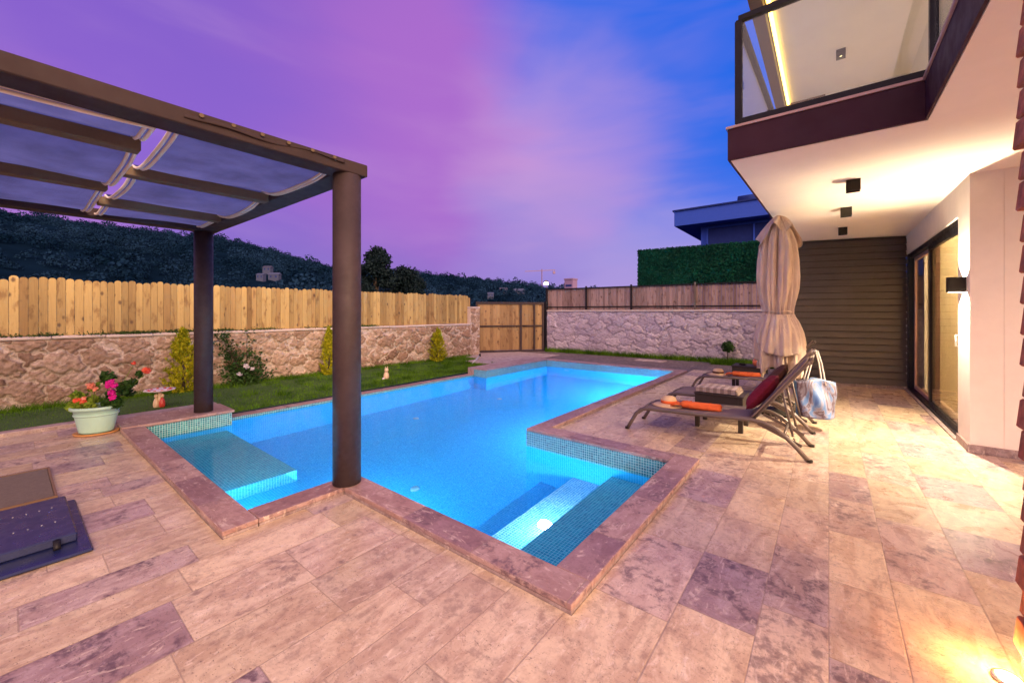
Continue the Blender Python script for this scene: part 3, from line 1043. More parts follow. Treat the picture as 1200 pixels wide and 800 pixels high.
# weathered fence on the rear wall
rf = thing('weathered_fence', 'greyish mauve board fence with black rails on the rear wall', 'fence', (-3, 12.4, 1.45))
mb = MB(); u = .02; BL = (Vector(BB) - Vector(BA)).length
while u < BL - .3:
    w = random.choice((.085, .095, .10, .075))
    plank(mb, Vector((*BA, 0)) + db * (u + w / 2) - nb_ * (.16 + random.uniform(-.004, .004)), db, w - .006, 1.46, 2.2 + random.gauss(0, .008), .02, False); u += w
mb.build('boards', M['old_fence'], rf)
for z in (1.56, 2.20):
    MB().obox(Vector((*BA, z)) - nb_ * .125, Vector((*BB, z)) - nb_ * .125, .03, .035).build('rail', M['dark_metal'], rf)
for uu, m_ in ((0.0, 'dark_metal'), (1.55, 'dark_metal'), (3.1, 'dark_metal'), (4.98, 'lounge_frame'), (7.0, 'dark_metal')):
    p = Vector((*BA, 0)) + db * uu - nb_ * .115
    MB().obox(p + UP * 1.46, p + UP * 2.26, .05, .05, up=tuple(db)).build('post', M[m_], rf)

# artificial hedge screen above it
HA = Vector((*BA, 0)) + db * 3.3 - nb_ * .2
HB = Vector((*BA, 0)) + db * 9.2 - nb_ * .2
hd = thing('hedge_screen', 'dark green artificial hedge panel raised above the rear fence', 'hedge screen', (HA.x, HA.y, 2.2))
HL = (HB - HA).length
mb = MB(); mb.obox(HA + UP * 2.76, HB + UP * 2.72, .04, 1.10); mb.build('backing', M['hedge_back'], hd)
n = 26000
uu = RNG.uniform(0, HL, n); zz = RNG.uniform(2.2, 3.34, n); zz = zz - uu / HL * .06
pts = np.array(HA)[None] + np.outer(uu, np.array(db)) + np.outer(RNG.uniform(.03, .075, n), np.array(nb_)); pts[:, 2] = zz
v, f = leaf_quads(pts, RNG.uniform(.05, .09, n), np.tile(np.array(nb_), (n, 1)), 2.2, .7)
np_mesh('leaves', v, f, M['hedge'], hd)
for k in (0.02, .5, .98):
    p = HA.lerp(HB, k) - nb_ * .04
    MB().obox(p + UP * 1.46, p + UP * 3.25, .05, .05, up=tuple(db)).build('post', M['dark_metal'], hd)

# ------------------------------------------------------------------ neighbour house
nh = thing('neighbour_house', 'flat roofed neighbouring house with blue skylight painted on, behind the hedge screen', 'house', (-1, 20, -.5))
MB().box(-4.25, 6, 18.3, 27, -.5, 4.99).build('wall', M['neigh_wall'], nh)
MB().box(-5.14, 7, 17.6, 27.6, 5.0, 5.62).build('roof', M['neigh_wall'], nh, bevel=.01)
MB().box(-5.2, 7.05, 17.55, 27.65, 5.62, 5.68).build('roof_edge', M['neigh_dark'], nh)
wn = MB().box(-3.95, 3.0, 18.26, 18.34, 3.3, 4.86).build('window', M['neigh_dark'], nh)
m = MB()
for x in (-3.99, -2.3, -.6, 1.2): m.box(x - .03, x + .03, 18.22, 18.255, 3.3, 4.86)
m.box(-4.02, 3.04, 18.215, 18.255, 4.86, 4.92)
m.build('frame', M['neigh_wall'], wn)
tk = thing('solar_tank', 'dark round water tank on the neighbouring flat roof', 'water tank', (-2.6, 19.9, 5.68))
MB().tube([(-3.1, 19.9, 6.15), (-2.1, 19.9, 6.15)], .28, 16).build('tank', M['neigh_dark'], tk)
for x in (-3.0, -2.2): MB().box(x - .03, x + .03, 19.87, 19.93, 5.68, 5.95).build('stand', M['dark_metal'], tk)

# ------------------------------------------------------------------ swimming pool
POLY = [(-6.4, 1.03), (-3.12, 1.03), (-3.12, 1.82), (-1.14, 1.82), (-1.14, 3.75), (-2.75, 3.75), (-2.75, 9.5), (-6.25, 9.5), (-6.25, 6.95), (-6.65, 6.95), (-6.65, 1.93), (-6.4, 1.93)]
WZ, FZ = -.14, -1.5
pool = thing('swimming_pool', 'lit blue mosaic swimming pool with raised stone coping', 'swimming pool', (-4, 5, 0))


def edge_walls(z0, z1, polys=None):
    mb = MB()
    n = len(POLY)
    for i in range(n):
        a, b = POLY[i], POLY[(i + 1) % n]
        top = z1
        if abs(a[0] + 6.65) < .01 and abs(b[0] + 6.65) < .01: top = min(z1, -.105)
        if top <= z0: continue
        mb.add([(a[0], a[1], z0), (b[0], b[1], z0), (b[0], b[1], top), (a[0], a[1], top)], [(3, 2, 1, 0)])
    return mb


edge_walls(-.19, .018).build('waterline_tiles', M['band'], pool)
bs = edge_walls(FZ, -.19)
bs.add([(x, y, FZ) for x, y in POLY], [tuple(range(len(POLY)))])
bs.build('basin', M['basin'], pool)
MB().box(-1.70, -1.142, 1.822, 3.748, FZ + .004, -.40).build('step', M['shelf'], pool)
MB().box(-2.13, -1.702, 1.822, 3.748, FZ + .004, -.70).build('step', M['step_tile'], pool)
MB().box(-2.55, -2.132, 1.822, 3.748, FZ + .004, -1.08).build('step', M['basin'], pool)
MB().box(-6.398, -4.3, 1.032, 1.87, FZ + .004, -.40).build('shelf', M['shelf'], pool)
MB().box(-4.298, -3.122, 1.032, 1.87, FZ + .004, -.68).build('shelf', M['basin'], pool)
CZ0, CZ1 = .018, .05
g = .002
cy_ = [(-3.12, -2.92, 1.03 + g, 1.62 - g), (-1.14, -.93, 1.82 + g, 3.96), (-2.75, -2.55, 3.96 + g, 9.75)]
cx_ = [(-6.43, -2.92, .83, 1.03), (-3.12, -.93, 1.62, 1.82), (-2.75, -1.14 - g, 3.75, 3.96), (-6.25, -2.75 - g, 9.5, 9.75)]
for q in cy_: MB().box(q[0], q[1], q[2], q[3], CZ0, CZ1).build('coping', M['coping'], pool, bevel=.006, seg=2)
for q in cx_: MB().box(q[0], q[1], q[2], q[3], CZ0, CZ1).build('coping', M['coping_x'], pool, bevel=.006, seg=2)
for q in cy_ + cx_:
    m = MB().box(q[0] + .003, q[1] - .003, q[2] + .003, q[3] - .003, -.05, CZ0 - .001)
    m.build('coping_bed', M['step_stone'], pool)
m = MB().box(-6.86, -6.652, 1.95, 6.953, -.14, -.10)
m.build('overflow_edge', M['coping'], pool, bevel=.005)
m = MB().box(-6.86, -6.256, 6.956, 9.75, -.16, .05)
m.build('raised_block', M['step_stone'], pool, bevel=.006)
m = MB().box(-6.96, -6.402, .85, 1.93, -.14, .026)
m.build('pedestal', M['step_stone'], pool, bevel=.004)
m = MB().box(-6.98, -6.375, .84, 1.955, .027, .062)
m.build('pedestal_slab', M['coping_x'], pool, bevel=.006)


def pool_lamp(c, n, power, colr=(.25, .82, 1.0), soft=.03):
    c, n = Vector(c), Vector(n)
    m = MB(); m.tube([c, c + n * .02], .10, 20); o = m.build('underwater_lamp', M['inlet'], pool)
    m = MB(); m.tube([c + n * .021, c + n * .024], .075, 20); m.build('lens', M['lens'], o)
    ld = bpy.data.lights.new('underwater_light', 'POINT')
    ld.energy = power; ld.color = colr; ld.shadow_soft_size = soft
    lo = bpy.data.objects.new('underwater_light', ld); COL.objects.link(lo)
    lo.location = c + n * .13


pool_lamp((-1.702, 2.75, -.58), (-1, 0, 0), 42, (.66, .90, 1.0), .055)
pool_lamp((-2.75, 8.3, -.75), (-1, 0, 0), 300)
pool_lamp((-2.75, 5.4, -.75), (-1, 0, 0), 110)
pool_lamp((-3.6, 1.87, -1.0), (0, 1, 0), 85)
pool_lamp((-3.75, 1.032, -.27), (0, 1, 0), 22, (.3, .86, 1.0))  # added lamp, hidden below the coping, to brighten the shelf
for x, y in ((-3.84, 3.01), (-5.8, 4.57), (-5.5, 6.54)):
    m = MB().lathe([(.055, 0), (.05, .012), (.012, .015)], (x, y, FZ + .002), 18)
    m.build('floor_inlet', M['inlet'], pool)
m = MB().tube([(-5.6, 9.498, -.5), (-5.6, 9.47, -.5)], .07, 16); m.build('wall_inlet', M['inlet'], pool)
wt = MB(); wt.add([(x, y, WZ) for x, y in POLY], [tuple(range(len(POLY)))])
tag(wt.build('water', M['water']), 'clear still blue pool water', 'water', kind='structure')

# ------------------------------------------------------------------ pergola
pg = thing('pergola', 'brown pergola with sagging grey fabric roof over the pool corner', 'pergola', (-4.8, -.5, 0))
for x, y in ((-2.99, 1.68), (-6.59, 1.66), (-2.99, -3.4), (-6.59, -3.4)):
    z0 = .06 if y > 0 else 0
    m = MB().lathe([(.105, z0 - .005), (.105, 2.468)], (x, y, 0), 40)
    m.build('column', M['column'], pg)
ZB, ZT = 2.470, 2.565
MB().box(-3.09, -2.89, -3.6, 1.80, ZB, ZT).build('side_beam', M['beam'], pg, bevel=.006)
MB().box(-6.69, -6.49, -3.6, 1.80, ZB, ZT).build('side_beam', M['beam'], pg, bevel=.006)
MB().box(-6.488, -3.092, 1.60, 1.80, ZB + .004, ZT - .004).build('cross_beam', M['beam'], pg, bevel=.006)
MB().box(-6.488, -3.092, -3.5, -3.36, ZB + .004, ZT - .004).build('cross_beam', M['beam'], pg, bevel=.006)
RB = [-4.34, -5.72]
LB = [-3.64, -5.02]


def canopy(bars, y0, y1, seed):
    xs = [-3.0] + bars + [-6.6]
    for x in bars:
        MB().box(x - .055, x + .055, y0 + (.03 if y0 < 0 else -.06), y1 - .0, 2.465, 2.545).build('rafter', M['bar'], pg, bevel=.006)
    rs = random.Random(seed)
    sag = [rs.uniform(.075, .10) for _ in range(len(xs) - 1)]
    ph = rs.uniform(0, 6)

    def prof(x):
        for i in range(len(xs) - 1):
            if xs[i] >= x >= xs[i + 1]:
                k = (xs[i] - x) / (xs[i] - xs[i + 1])
                w = xs[i] - xs[i + 1]
                return 2.575 - sag[i] * (1 - (2 * k - 1) ** 4) * min(1, w / 1.0)
        return 2.575

    def fnp(u, v):
        x = -2.95 + u * (-6.64 + 2.95); y = y0 + v * (y1 - y0)
        z = prof(x) + .010 * math.sin(y * 2.4 + x * 3 + ph) + .005 * math.sin(y * 7 + x * 5)
        return (x, y, z)
    c = MB().sheet(fnp, 96, 24).build('canopy_panel', M['canopy'], pg)
    for v in (0.0, 1.0):
        for off in (0, .034):
            sgn = 1 if v == 0 else -1
            pts = []
            for k in range(97):
                p = fnp(k / 96, v); pts.append((p[0], p[1] + sgn * off, p[2] - .012))
            m = MB()
            for a, b in zip(pts[:-1], pts[1:]): pass
            m.tube(pts, .011, 6); m.build('piping', M['piping'], c)
    if y0 < 0: return
    # the hem wrapped over the side beam
    def hem(u, v):
        y = y0 + u * (y1 - y0)
        dz = v * (.055 + .012 * math.sin(y * 5 + ph) + .008 * math.sin(y * 13))
        return (-2.882 + .006 * math.sin(y * 9) - .06 * (1 - v) * (1 - v), y, 2.576 - dz)
    MB().sheet(hem, 60, 5).build('hem', M['beam'], c, solid=.003)
    for k in range(6):
        y = y0 + (y1 - y0) * (k + .5) / 6
        m = MB().tube([(-2.884, y, 2.545), (-2.872, y, 2.545)], .012, 12); m.build('eyelet', M['bar'], c)


canopy(RB, .635, 1.60, 3)
canopy(LB, -3.3, .565, 8)
# white cord pair slung along the side beam of the near panel
m = MB()
for off in (0, .04):
    m.tube([(-3.11, -3.2 + 3.75 * k / 40, 2.50 - off * .6 - .03 * math.sin(math.pi * ((k / 40 * 3) % 1)) * .6) for k in range(41)], .011, 6)
m.build('cord', M['piping'], pg)

# ------------------------------------------------------------------ villa
vl = thing('villa', 'white two storey villa with maroon edged balcony over the terrace', 'house', (2, 6, 0))
SZ = 2.77
m = MB()
m.box(1.1, 1.32, 5.95, 6.41, 0, SZ)
m.box(1.1, 1.32, 6.412, 10.15, 2.425, SZ)
m.box(1.322, 7, 5.95, 6.17, 0, SZ)
m.build('wall', M['white_wall'], vl)
m = MB()
m.box(1.085, 1.099, 5.935, 6.41, 0, .085)
m.box(1.085, 7, 5.932, 5.948, 0, .085)
m.build('skirting', M['step_stone'], vl, bevel=.003)
# slab with soffit
SP = [(-.70, 4.11), (.56, 4.11), (.56, 1.3), (3.2, 1.3), (3.2, 5.9), (7, 5.9), (7, 10.4), (1.1, 10.4), (-.58, 9.9)]
MB().prism(SP, SZ, 3.05).build('balcony_slab', M['soffit'], vl)
m = MB()
m.box(-.722, .541, 4.082, 4.108, SZ + .004, 3.052)
m.box(.541, .558, 1.3, 4.108, SZ + .004, 3.052); m.box(.56, 3.2, 1.281, 1.298, SZ + .004, 3.052)
m.add([(-.722, 4.11, SZ + .004), (-.702, 4.11, SZ + .004), (-.584, 9.9, SZ + .004), (-.604, 9.9, SZ + .004), (-.722, 4.11, 3.052), (-.702, 4.11, 3.052), (-.584, 9.9, 3.052), (-.604, 9.9, 3.052)],
      [(3, 2, 1, 0), (4, 5, 6, 7), (0, 1, 5, 4), (1, 2, 6, 5), (2, 3, 7, 6), (3, 0, 4, 7)])
m.build('fascia', M['fascia'], vl)
m = MB()
m.box(-.735, .56, 4.07, 4.25, 3.054, 3.075)
m.box(.528, .70, 1.27, 4.068, 3.054, 3.075)
m.box(-.735, -.56, 4.252, 9.9, 3.054, 3.075)
m.build('edge_trim', M['fascia_trim'], vl)
# slatted end wall
ea, eb = Vector((-.56, 9.62, 0)), Vector((1.1, 10.1, 0))
de = (eb - ea).normalized(); ne = Vector((de.y, -de.x, 0))
sw = MB()
k = 0; z = .06
while z < SZ - .02:
    h_ = min(.118, SZ - z - .006)
    a, b = ea + UP * (z + h_ / 2), eb + UP * (z + h_ / 2)
    s = [(a + ne * .000, -h_ / 2), (a + ne * .046, -h_ / 2), (a + ne * .008, h_ / 2 - .012), (a - ne * .012, h_ / 2 - .012)]
    vs = [Vector(p) + UP * q for p, q in s] + [Vector(p) + (eb - ea) + UP * q for p, q in s]
    sw.add(vs, [(0, 1, 2, 3), (7, 6, 5, 4), (1, 0, 4, 5), (2, 1, 5, 6), (3, 2, 6, 7), (0, 3, 7, 4)])
    z += .122
sw.build('slatted_cladding', M['slat'], vl)
m = MB(); m.obox(ea - ne * .06 + UP * (SZ / 2), eb - ne * .06 + UP * (SZ / 2), .09, SZ - .004); m.build('end_wall', M['slat'], vl)
m = MB(); m.obox(ea + ne * .035 + UP * .026, eb + ne * .035 + UP * .026, .05, .052); m.build('skirting', M['step_stone'], vl)
# sliding door
dr = MB()
DX = 1.13
dr.box(DX, DX + .09, 6.414, 6.47, .02, 2.42)
dr.box(DX - .02, DX + .09, 9.93, 10.12, .02, 2.42)
dr.box(DX - .01, DX + .11, 6.472, 9.928, 2.35, 2.42)
dr.box(DX - .02, DX + .11, 6.472, 9.928, .02, .05)
door = dr.build('sliding_door', M['dark_metal'], vl)
m = MB().box(1.07, 1.30, 6.412, 10.12, 0, .018); m.build('threshold', M['step_stone'], door)
for (y0, y1, xo, mm) in ((6.48, 8.28, .0, 'dark_metal'), (8.1, 9.92, .05, 'fascia_trim')):
    fr = MB()
    x0, x1 = DX + xo, DX + xo + .04
    fr.box(x0, x1, y0, y0 + .06, .055, 2.345); fr.box(x0, x1, y1 - .06, y1, .055, 2.345)
    fr.box(x0, x1, y0 + .062, y1 - .062, .055, .115); fr.box(x0, x1, y0 + .062, y1 - .062, 2.285, 2.345)
    if mm != 'dark_metal':
        fr.box(x0 - .012, x0 - .001, y0 + .2, y0 + .225, .115, 2.285)
    fr.build('door_frame', M[mm], door)
    MB().box(x0 + .015, x0 + .022, y0 + .05, y1 - .05, .1, 2.3).build('pane', M['door_glass'], door)
m = MB().tube([(DX - .002, 6.51, 1.02), (DX - .03, 6.51, 1.02), (DX - .03, 6.51, 1.14), (DX - .002, 6.51, 1.14)], .008, 8)
m.build('handle', M['steel'], door)
# curtain and room behind the door
def cur(u, v):
    y = 6.45 + u * 3.55
    return (1.36 + .010 * math.sin(y * 34) + .006 * math.sin(y * 13 + 1), y, .03 + v * 2.42)
MB().sheet(cur, 240, 6).build('curtain', M['curtain'], door)
rm = MB()
rm.box(1.34, 5, 10.2, 10.3, 0, SZ); rm.box(5, 5.1, 6.2, 10.3, 0, SZ)
rm.build('inner_wall', M['white_wall'], vl)
rl_t = thing('added_room_lamp', 'unseen added ceiling lamp brightening the curtain behind the sliding door', 'ceiling lamp', (2.6, 8, SZ))  # lamp added out of sight so the curtain glows through the glass
m = MB().lathe([(.14, -.06), (.15, -.03), (.12, -.004)], (2.6, 8, SZ), 24); m.build('shade', M['warm_lens'], rl_t)
ld = bpy.data.lights.new('added_room_light', 'POINT'); ld.energy = 700; ld.color = (1, .86, .62); ld.shadow_soft_size = .12
lo = bpy.data.objects.new('added_room_light', ld); COL.objects.link(lo); lo.location = (2.6, 8, SZ - .25)
# balcony railing
rl = MB()
def rail_run(mb, a, b):
    a, b = Vector(a), Vector(b)
    mb.obox(a + UP * 3.125, b + UP * 3.125, .05, .05)
    mb.obox(a + UP * 4.06, b + UP * 4.06, .06, .045)
runs = [((-.645, 4.16, 0), (.60, 4.16, 0)), ((.60, 4.13, 0), (.60, 1.4, 0)), ((-.645, 4.19, 0), (-.52, 9.75, 0))]
for a, b in runs: rail_run(rl, a, b)
railing = rl.build('railing', M['dark_metal'], vl)
for p in ((-.645, 4.16), (.60, 4.16), (.60, 2.75), (.60, 1.4), (-.60, 6.2), (-.56, 8.1), (-.52, 9.75)):
    MB().box(p[0] - .028, p[0] + .028, p[1] - .028, p[1] + .028, 3.076, 4.035).build('post', M['dark_metal'], railing)
for a, b in runs:
    m = MB(); m.obox(Vector(a) + UP * 3.59, Vector(b) + UP * 3.59, .01, .87); m.build('pane', M['glass'], railing)
# upper storey
MB().box(-.75, 4, 3.2, 9.85, 5.5, 5.75).build('roof', M['soffit'], vl)
MB().box(-.80, -.66, 3.15, 9.9, 5.30, 5.78).build('roof_beam', M['wood_dark'], vl)
m = MB().box(-.655, -.05, 9.60, 9.72, 3.08, 5.498); m.build('timber_panel', M['wood_dark'], vl)
MB().box(-.048, 1.098, 9.62, 9.75, 3.08, 5.498).build('upper_wall', M['white_wall'], vl)
MB().box(1.1, 1.3, 3.4, 9.75, 3.052, 5.498).build('upper_wall', M['white_wall'], vl)
m = MB().box(1.06, 1.098, 5.2, 7.6, 3.2, 5.15); uw = m.build('upper_window', M['dark_metal'], vl)
MB().box(1.05, 1.058, 5.27, 7.53, 3.27, 5.08).build('pane', M['door_glass'], uw)
led = MB().box(-.645, -.60, 3.3, 9.58, 5.465, 5.49); led.build('led_strip', M['led'], vl)
m = MB().box(-.655, -.648, 3.3, 9.58, 5.44, 5.498); m.build('led_channel', M['wood_dark'], vl)

# lamps on the house
def down_lamp(x, y, zt, lit, label):
    t = thing('ceiling_lamp', label, 'ceiling lamp', (x, y, zt), 0, 'square ceiling lamps of the villa')
    s = .058
    m = MB()
    m.box(x - s, x + s, y - s, y - s + .006, zt - .115, zt - .002); m.box(x - s, x + s, y + s - .006, y + s, zt - .115, zt - .002)
    m.box(x - s, x - s + .006, y - s + .006, y + s - .006, zt - .115, zt - .002); m.box(x + s - .006, x + s, y - s + .006, y + s - .006, zt - .115, zt - .002)
    m.box(x - s + .006, x + s - .006, y - s + .006, y + s - .006, zt - .06, zt - .05)
    m.build('housing', M['lamp_black'], t)
    m = MB().lathe([(.036, 0), (.036, .012)], (x, y, zt - .075), 16)
    m.build('lens', M['warm_lens'] if lit else M['grey_plastic'], t)
    if lit:
        ld = bpy.data.lights.new('downlight', 'SPOT'); ld.energy = 330; ld.color = (1, .76, .5); ld.spot_size = R(110); ld.spot_blend = 1; ld.shadow_soft_size = .03
        lo = bpy.data.objects.new('downlight', ld); COL.objects.link(lo); lo.location = (x, y, zt - .09)


down_lamp(.20, 5.5, SZ, False, 'square black ceiling lamp nearest the balcony edge under the soffit')
down_lamp(.18, 6.9, SZ, False, 'square black ceiling lamp in the middle of the soffit row')
down_lamp(.18, 8.5, SZ, False, 'square black ceiling lamp nearest the slatted wall')
down_lamp(.15, 8.15, 5.5, True, 'lit square ceiling lamp above the upper balcony, farther from its front edge')
down_lamp(.15, 6.15, 5.5, True, 'lit square ceiling lamp above the upper balcony, closer to its front edge')

wl = thing('wall_lamp', 'black box wall lamp throwing light up and down beside the sliding door', 'wall lamp', (1.1, 6.13, 1.68))
m = MB()
for (x0, x1, y0, y1) in ((.975, .981, 6.07, 6.19), (1.093, 1.099, 6.07, 6.19), (.981, 1.093, 6.07, 6.076), (.981, 1.093, 6.184, 6.19)):
    m.box(x0, x1, y0, y1, 1.60, 1.755)
m.build('housing', M['lamp_black'], wl)
m = MB().box(1.0, 1.09, 6.09, 6.17, 1.668, 1.688); m.build('lens', M['warm_lens'], wl)
for dz, rx, e in ((.035, 180, 34), (-.035, 0, 88)):
    ld = bpy.data.lights.new('wall_lamp_beam', 'POINT'); ld.energy = e * 6; ld.color = (1, .81, .55); ld.shadow_soft_size = .012
    lo = bpy.data.objects.new('wall_lamp_beam', ld); COL.objects.link(lo); lo.location = (1.045, 6.13, 1.678 + dz)

# stone clad pillar with an uplight at its foot
pl = thing('stone_pillar', 'dark red split stone pillar at the terrace edge', 'pillar', (.82, 2.2, 0))
MB().box(.592, 1.05, 1.985, 2.385, 0, SZ).build('core', M['brick'], pl)
mb = MB(); z = .012
while z < SZ - .06:
    h_ = .111
    for q in range(2):
        o_ = random.uniform(-.012, .012)
        y0 = 1.95 + q * .235 + random.uniform(-.01, .01); x0 = .566 + o_; y1 = y0 + .228
        mb.add([(x0, y0, z), (x0, y1, z), (.616, y1, z), (.616, y0, z), (x0 + .016, y0, z + h_), (x0 + .010, y1, z + h_), (.616, y1, z + h_), (.616, y0, z + h_)],
               [(3, 2, 1, 0), (4, 5, 6, 7), (0, 1, 5, 4), (1, 2, 6, 5), (2, 3, 7, 6), (3, 0, 4, 7)])
        x0 = .62 + q * .22
        mb.box(x0, x0 + .214, 2.386, 2.42 + o_, z, z + h_)
        mb.box(x0, x0 + .214, 1.955 + o_, 1.989, z, z + h_)
    z += .118
mb.build('cladding', M['brick'], pl, bevel=.006)
LX, LY = .535, 2.36
ul = thing('ground_uplight', 'glowing ground spotlight at the foot of the red stone pillar', 'spotlight', (LX, LY, 0))
m = MB().lathe([(.045, 0), (.045, .012), (.036, .014)], (LX, LY, .001), 22); m.build('rim', M['steel'], ul)
m = MB().lathe([(.035, .0145), (.02, .018)], (LX, LY, .001), 22); m.build('lens', M['up_lens'], ul)
ld = bpy.data.lights.new('uplight_beam', 'POINT'); ld.energy = 11; ld.color = (1, .52, .15); ld.shadow_soft_size = .03
lo = bpy.data.objects.new('uplight_beam', ld); COL.objects.link(lo); lo.location = (LX - .01, LY, .09)


# ------------------------------------------------------------------ sun loungers
LW = .55


def make_lounger(label):
    """local frame: x = 0 at the rear legs, foot end towards -x, y 0..LW"""
    t = thing('sun_lounger', label, 'sun lounger', (0, 0, 0), 0, 'taupe sun loungers by the pool')
    arch = [(-1.80, 0), (-1.745, .10), (-1.69, .20), (-1.635, .252), (-1.55, .272), (-1.2, .284), (-.8, .303), (-.52, .318), (-.40, .305), (-.31, .265), (-.22, .195), (-.13, .105), (-.04, 0)]
    for y in (0.0, LW):
        m = MB()
        pts = [Vector((x, y, z)) for x, z in arch]
        for i in range(len(pts) - 1):
            pass
        # flat oval section rail
        m.tube(pts, [.021] * len(pts), 8)
        o = m.build('side_rail', M['lounge_frame'], t)
        for x in (-1.80, -.04): MB().tube([(x, y, 0), (x, y, .022)], .026, 10).build('rubber_foot', M['lamp_black'], o)
    for x, z in ((-1.69, .195), (-.60, .30), (-.24, .20)):
        MB().tube([(x, .01, z), (x, LW - .01, z)], .014, 8).build('crossbar', M['lounge_frame'], t)
    # foot hoop across the end
    MB().tube([(-1.60, .01, .268), (-1.64, LW * .5, .262), (-1.60, LW - .01, .268)], .015, 8).build('foot_hoop', M['lounge_frame'], t)

    def seat(u, v):
        x = -1.63 + u * 1.12; y = .012 + v * (LW - .024)
        z = .272 + .045 * u + .012 - .022 * math.sin(math.pi * v) * math.sin(math.pi * min(1, u * 1.1 + .1)) - (.05 * max(0, .1 - u) * 3)
        return (x, y, z)
    MB().sheet(seat, 24, 10).build('seat_sling', M['sling'], t, solid=.006)
    a0 = Vector((-.50, 0, .318)); a1 = Vector((-.06, 0, .905))
    bar = MB()
    for y in (.03, LW - .03):
        bar.tube([a0 + Vector((0, y, 0)), a0.lerp(a1, .5) + Vector((0, y, 0)), a1 + Vector((0, y, 0)), a1 + Vector((.025, y, .012))], .016, 8)
    bar.tube([a1 + Vector((.025, .03, .012)), a1 + Vector((.03, LW / 2, .015)), a1 + Vector((.025, LW - .03, .012))], .016, 8)
    bar.build('back_frame', M['lounge_frame'], t)
    nb = Vector((-(a1 - a0).z, 0, (a1 - a0).x)).normalized()

    def back(u, v):
        p = a0.lerp(a1, u * 1.03) + Vector((0, .012 + v * (LW - .024), 0)) + nb * (.02 - .03 * math.sin(math.pi * v) * math.sin(math.pi * u))
        return p
    MB().sheet(back, 16, 10).build('back_sling', M['sling'], t, solid=.012)
    for y in (.05, LW - .05):
        st = MB()
        st.tube([a0.lerp(a1, .55) + Vector((0, y, 0)), Vector((-.17, y, .20))], .011, 6)
        s_ = st.build('back_strut', M['lounge_frame'], t)
        rk = MB()
        p0, p1 = Vector((-.46, y, .28)), Vector((-.10, y, .12))
        rk.obox(p0, p1, .012, .028, (0, 0, 1))
        for k in range(6):
            p = p0.lerp(p1, .2 + k * .13) + Vector((0, 0, .02))
            rk.obox(p, p + Vector((-.012, 0, .024)), .012, .014, (0, 1, 0))
        rk.build('rack', M['lounge_frame'], s_)
    return t


l1 = make_lounger('taupe sun lounger carrying a straw hat, rolled towel and maroon cushion')
l2 = copy_tree(l1); l2['label'] = 'taupe sun lounger with the blue beach bag hanging from its back'
l3 = copy_tree(l1); l3['label'] = 'taupe sun lounger between the closed parasol and the table with the cup'
l1.location = (-.10, 4.64, 0); l2.location = (-.10, 5.74, 0); l3.location = (-.14, 7.58, 0)


def hat(c, label, rot, band):
    t = thing('sun_hat', label, 'hat', c, rot, None)
    prof = [(.19, 0.004), (.185, .0), (.15, .006), (.10, .012), (.088, .03), (.084, .07), (.07, .095), (.04, .106), (.002, .108)]
    o = MB().lathe(prof, (0, 0, 0), 32, fold=lambda a, i: 1 + (.05 * math.sin(2 * a + 1) if i < 3 else 0)).build('brim_and_crown', M['straw']); o.parent = t; o.name = 'crown'
    o = MB().lathe([(.0925, .026), (.0905, .058)], (0, 0, 0), 32).build('hat_band', M[band]); o.parent = t


def roll(c, label, rot, L=.42, r=.05, m_='orange'):
    t = thing('rolled_towel', label, 'towel', c, rot, 'orange rolled towels on loungers')
    mb = MB()
    pts = []; rs = []
    n = 20
    vs = []; K = 26
    for i in range(n + 1):
        x = -L / 2 + L * i / n
        e = min(1, min(i, n - i) / 1.5 + .55)
        for k in range(K):
            a = 2 * math.pi * k / K
            rr = r * e * (1 + .05 * math.sin(3 * a + i * .2) + .03 * math.sin(9 * a + i * .9))
            vs.append((x + .004 * math.sin(a * 2), rr * math.cos(a) * 1.35, r * .82 + rr * math.sin(a) * .8))
    fs = [(i * K + k, i * K + (k + 1) % K, (i + 1) * K + (k + 1) % K, (i + 1) * K + k) for i in range(n) for k in range(K)]
    fs += [tuple(range(K))[::-1], tuple(n * K + k for k in range(K))]
    mb.add(vs, fs, True)
    o = mb.build('roll', M[m_]); o.parent = t
    mb = MB()
    mb.sheet(lambda u, v: (-L / 2 - .10 + u * .16, (v - .5) * .12 * (1.2 - .4 * u), .012 + .05 * u + .012 * math.sin(v * 9) + .01 * math.sin(u * 7)), 8, 8)
    o = mb.build('loose_end', M[m_], solid=.006); o.parent = t
    mb = MB()
    for k in (-.25, .22):
        mb.tube([(L * k, 1.42 * r * math.cos(a), r * .82 + .86 * r * math.sin(a)) for a in [2 * math.pi * q / 20 for q in range(20)]], .004, 5, closed=True)
    o = mb.build('stitch_band', M[m_]); o.parent = t


hat((-1.50, 4.93, .286), 'straw hat with orange band at the foot of the maroon cushion lounger', .3, 'orange')
roll((-1.13, 4.86, .296), 'orange rolled towel on the lounger with the maroon cushion', .03)
hat((-1.54, 7.85, .286), 'straw hat with brown band on the lounger beside the parasol', 1.0, 'brown_cush')
roll((-1.10, 7.80, .296), 'orange rolled towel on the lounger beside the closed parasol', .05)


